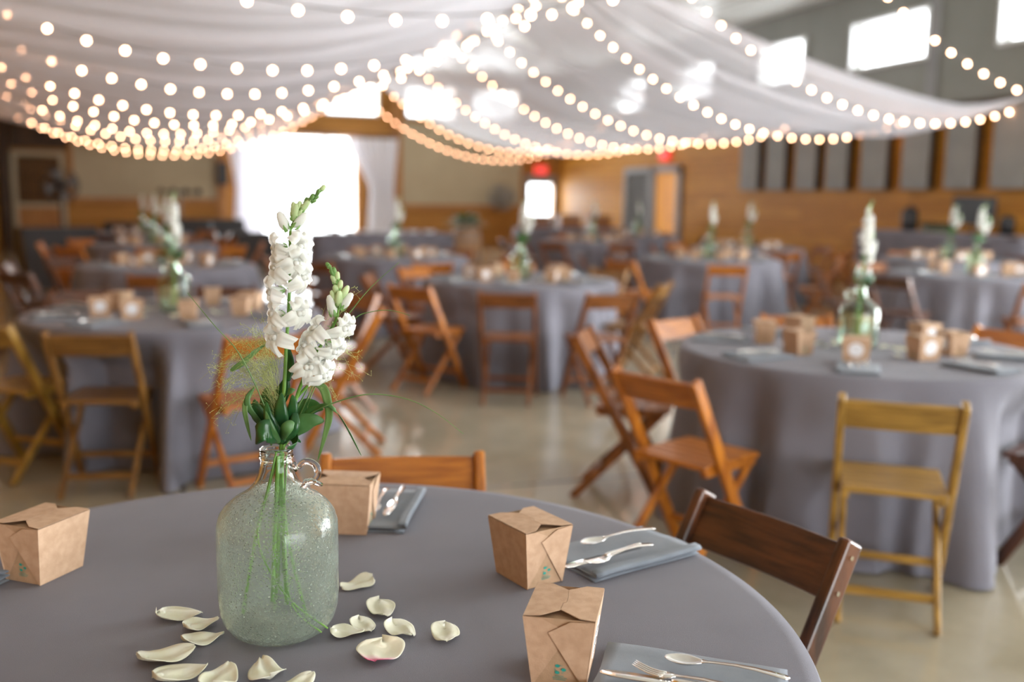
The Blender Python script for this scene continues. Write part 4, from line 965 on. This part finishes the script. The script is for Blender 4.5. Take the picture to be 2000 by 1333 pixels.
tag(MB().tube([(0, 0, 0), (0, 0, .13)], .015, 8).tube([(0, 0, 0), (0, 0, .012)], .1, 20).build('sign_stand', M['dark']), 'small black stand holding the grey sign board on the bar', 'stand').location = (10.55, 10.95, 1.0)
bpy.data.objects['grey_sign'].rotation_euler = (0, 0, -.9)
for i in range(10):
    o = MB().lathe([(.001, .004), (.035, .001), (.04, .05), (.042, .13), (.038, .13), (.036, .05), (.001, .008)], 16).build('drinking_glass', M['jug_far'], smooth=True)
    o.location = (10.4+.12*(i % 2), 11.3+.11*(i//2), 1.001); tag(o, 'clear glass in the cluster of glasses on the linen-covered bar', 'glass', 'glasses on the bar')
o = MB().lathe([(.001, 0), (.10, 0), (.12, .05), (.12, .28), (.09, .33), (.03, .35), (.025, .38), (.001, .385)], 24).build('drink_urn', M['dark'], smooth=True); o.location = (10.5, 12.15, 1.0); tag(o, 'black drink urn on the far end of the linen-covered bar', 'urn')
o = MB().lathe([(.001, 0), (.09, 0), (.10, .20), (.07, .25), (.001, .26)], 24).build('drink_urn', M['dark'], smooth=True); o.location = (10.55, 10.35, 1.0); tag(o, 'smaller black urn on the near end of the linen-covered bar', 'urn')
linen_table('buffet_table', 3.5, 17.3, 1.25, .38, .76, 0, 'long grey covered buffet table before the bright end doorway')
linen_table('buffet_table', 8.6, 21.0, 1.3, .38, .76, .0, 'long grey covered buffet table in the far right corner')
for i in range(7):
    o = MB().lathe([(.001, 0), (.07, 0), (.12, .05), (.115, .05), (.065, .006), (.001, .006)], 20).build('serving_bowl', M['sticker'], smooth=True); o.location = (2.65+i*.28, 17.25+.06*(i % 2), .762); tag(o, 'white serving bowl on the buffet before the end doorway, number %s from the left' % ['one', 'two', 'three', 'four', 'five', 'six', 'seven'][i], 'bowl', 'white bowls on the buffet')
for i in range(3):
    o = empty('wooden_crate', (7.8+i*.75, 21.0, .762)); tag(o, 'open wooden crate on the far corner buffet, %s' % ['left one', 'middle one', 'right one'][i], 'crate', 'crates on the corner buffet')
    b = MB()
    for z in (0, .1, .2): b.box(-.25, .25, -.16, -.145, z, z+.08).box(-.25, .25, .145, .16, z, z+.08).box(-.25, -.235, -.145, .145, z, z+.08).box(.235, .25, -.145, .145, z, z+.08)
    b.build('slats', M['brown', 'x'], o); MB().box(-.235, .235, -.145, .145, 0, .012).build('bottom', M['brown', 'x'], o)
# barrel planter with arrangement
bx, by = g2r(-.95, 20.0)
o = empty('oak_barrel', (bx, by, 0)); tag(o, 'pale oak barrel carrying a flower arrangement near the end wall', 'barrel')
bp_ = [(.001, 0), (.24, 0), (.27, .12), (.30, .3), (.305, .42), (.29, .6), (.25, .80), (.001, .80)]
MB().lathe(bp_, 32).build('staves', M['barrel'], o, smooth=False)
for z, r_ in ((.10, .272), (.25, .298), (.58, .298), (.72, .272)): MB().lathe([(r_-.006, z-.02), (r_+.004, z-.02), (r_+.004, z+.02), (r_-.006, z+.02)], 32).build('hoop', M['grey'], o)
b = MB(); rr = random.Random(8)
for i in range(120):
    a = rr.uniform(0, 2*PI); e = rr.uniform(.1, 1.4); L_ = rr.uniform(.2, .42); d = Vector((math.cos(a)*math.cos(e)*1.5, math.sin(a)*math.cos(e)*1.5, math.sin(e))); p0 = Vector((0, 0, .02)); p1 = p0+d*L_*.9
    b.m = 0 if i % 3 else 1
    side = d.cross(Vector((0, 0, 1))).normalized()
    b.grid(lambda u, v: tuple(p0.lerp(p1, .35+.65*v)+side*(.05*(2*u-1)*math.sin(PI*(.1+.8*v)))+Vector((0, 0, -.05*v*v))), 2, 4)
ar = b.build('flower_arrangement', [M['leaf2'], M['flower']], smooth=True, solid=.003); ar.location = (bx, by, .80); tag(ar, 'spreading green and white arrangement on top of the oak barrel', 'flowers')
# fans
def fan(loc, rz, r_, label, ped, mat):
    o = empty('fan', (loc[0], loc[1], 0 if ped else loc[2]), rz); z = loc[2] if ped else 0; tag(o, label, 'fan')
    b = MB()
    for q in range(12): t = q*PI/12; b.tube([(r_*math.cos(t), -.10, z+r_*math.sin(t)), (0, -.15, z), (-r_*math.cos(t), -.10, z-r_*math.sin(t))], .006, 4)
    for k_ in (.35, .68, 1): b.tube([(r_*k_*math.cos(a*PI/14), -.15+.05*k_, z+r_*k_*math.sin(a*PI/14)) for a in range(29)], .007, 4)
    b.build('guard', mat, o)
    MB().lathe([(r_, -.1), (r_+.01, -.1), (r_+.01, .1), (r_, .1)], 32).mesh('x', mat)
    sh = MB(); sh.add([( (r_+dr)*math.cos(2*PI*k_/32), yy, z+(r_+dr)*math.sin(2*PI*k_/32)) for dr, yy in ((0, -.1), (.012, -.1), (.012, .1), (0, .1)) for k_ in range(32)], [(i*32+k_, i*32+(k_+1) % 32, ((i+1) % 4)*32+(k_+1) % 32, ((i+1) % 4)*32+k_) for i in range(4) for k_ in range(32)]); sh.build('shroud', mat, o)
    for q in range(4):
        a = q*PI/2+.3; MB().grid(lambda u, v: ((.05+(r_-.08)*v)*math.cos(a+(u-.5)*.7), -.02+.05*(u-.5), z+(.05+(r_-.08)*v)*math.sin(a+(u-.5)*.7)), 3, 4).build('blade', M['grey'], o, solid=.004)
    MB().tube([(0, -.08, z), (0, .08, z)], .07, 16).build('motor', M['dark'], o)
    if ped: MB().tube([(0, .05, z-r_), (0, .05, .03)], .03, 10).build('pole', mat, o); MB().lathe([(.001, 0), (.28, 0), (.28, .03), (.04, .05), (.001, .05)], 24, (0, .05, 0)).build('base', mat, o)
    else: MB().box(-.04, .04, .08, .33, -.04, .04).build('bracket', mat, o)
fan((9.05, YE-.42, 1.42), 0, .36, 'round grey wall fan beside the glazed exit door', False, M['grey'])
fx, fy = g2r(-9.6, 21.0); fan((fx, fy, 1.55), .3, .34, 'black pedestal fan at the far left', True, M['dark'])
# hanging speaker, lights bar, sofas, monitors on the left
tag(MB().box(-.14, .14, -.15, .15, -.3, .3).build('loudspeaker', M['dark'], bevel=.03), 'black loudspeaker hung on the post left of the bright doorway', 'speaker').location = (1.27, YE-.305, 1.95)
o = empty('stage_light_stand', (.15, 25.0, 0)); tag(o, 'tall stand with a bar of small stage spotlights left of the doorway', 'lights')
MB().tube([(0, 0, 0), (0, 0, 1.45)], .02, 8).build('pole', M['dark'], o); MB().tube([(-.5, 0, 1.45), (.5, 0, 1.45)], .02, 8).build('crossbar', M['dark'], o)
for a in range(3): MB().tube([(0, 0, .45), (.4*math.cos(a*2.09), .4*math.sin(a*2.09), 0.0)], .012, 6).build('leg', M['dark'], o)
for k_ in range(4):
    x = -.42+k_*.28; s_ = MB().tube([(x, .1, 1.5), (x, -.1, 1.44)], [.05, .075], 14).build('spotlight', M['dark'], o); MB().tube([(x, -.1, 1.44), (x, -.106, 1.438)], .065, 14).build('lens', M['chrome'], s_)
def sofa(x, y, rz, w_, lab):
    o = empty('sofa', (x, y, 0), rz); tag(o, lab, 'sofa')
    MB().box(-w_/2, w_/2, -.4, .4, .08, .42).build('seat', M['dark'], o, bevel=.05); MB().box(-w_/2, w_/2, .2, .42, .42, .85).build('backrest', M['dark'], o, bevel=.06)
    for s in (-1, 1): MB().box(s*w_/2-.1, s*w_/2+.1, -.4, .42, .06, .62).build('armrest', M['dark'], o, bevel=.06)
    for sx in (-1, 1):
        for sy in (-1, 1): MB().tube([(sx*(w_/2-.1), sy*.33, .09), (sx*(w_/2-.1), sy*.33, 0)], .025, 8).build('leg', M['darkwood'], o)
sofa(*g2r(-7.0, 19.5), PI*.98, 2.0, 'black sofa against the end wall at the left, behind the tables')
sofa(*g2r(-7.0, 22.8), PI, 1.5, 'dark sofa left of the curtained doorway')
for i, (cx_, cy_, s_, lab) in enumerate([(-6.7, 14.6, .55, 'large black floor monitor speaker at the far left'), (-5.3, 20.2, .4, 'small black speaker box behind the left tables')]):
    x, y = g2r(cx_, cy_); o = MB().add([(-s_, -.3, 0), (s_, -.3, 0), (s_, .35, 0), (-s_, .35, 0), (-s_, .05, s_*1.6), (s_, .05, s_*1.6), (s_, .35, s_*1.6), (-s_, .35, s_*1.6)], [(0, 3, 2, 1), (0, 1, 5, 4), (1, 2, 6, 5), (2, 3, 7, 6), (3, 0, 4, 7), (4, 5, 6, 7)]).build('floor_speaker', M['dark'], bevel=.02)
    o.location = (x, y, 0); o.rotation_euler = (0, 0, .4); tag(o, lab, 'speaker')
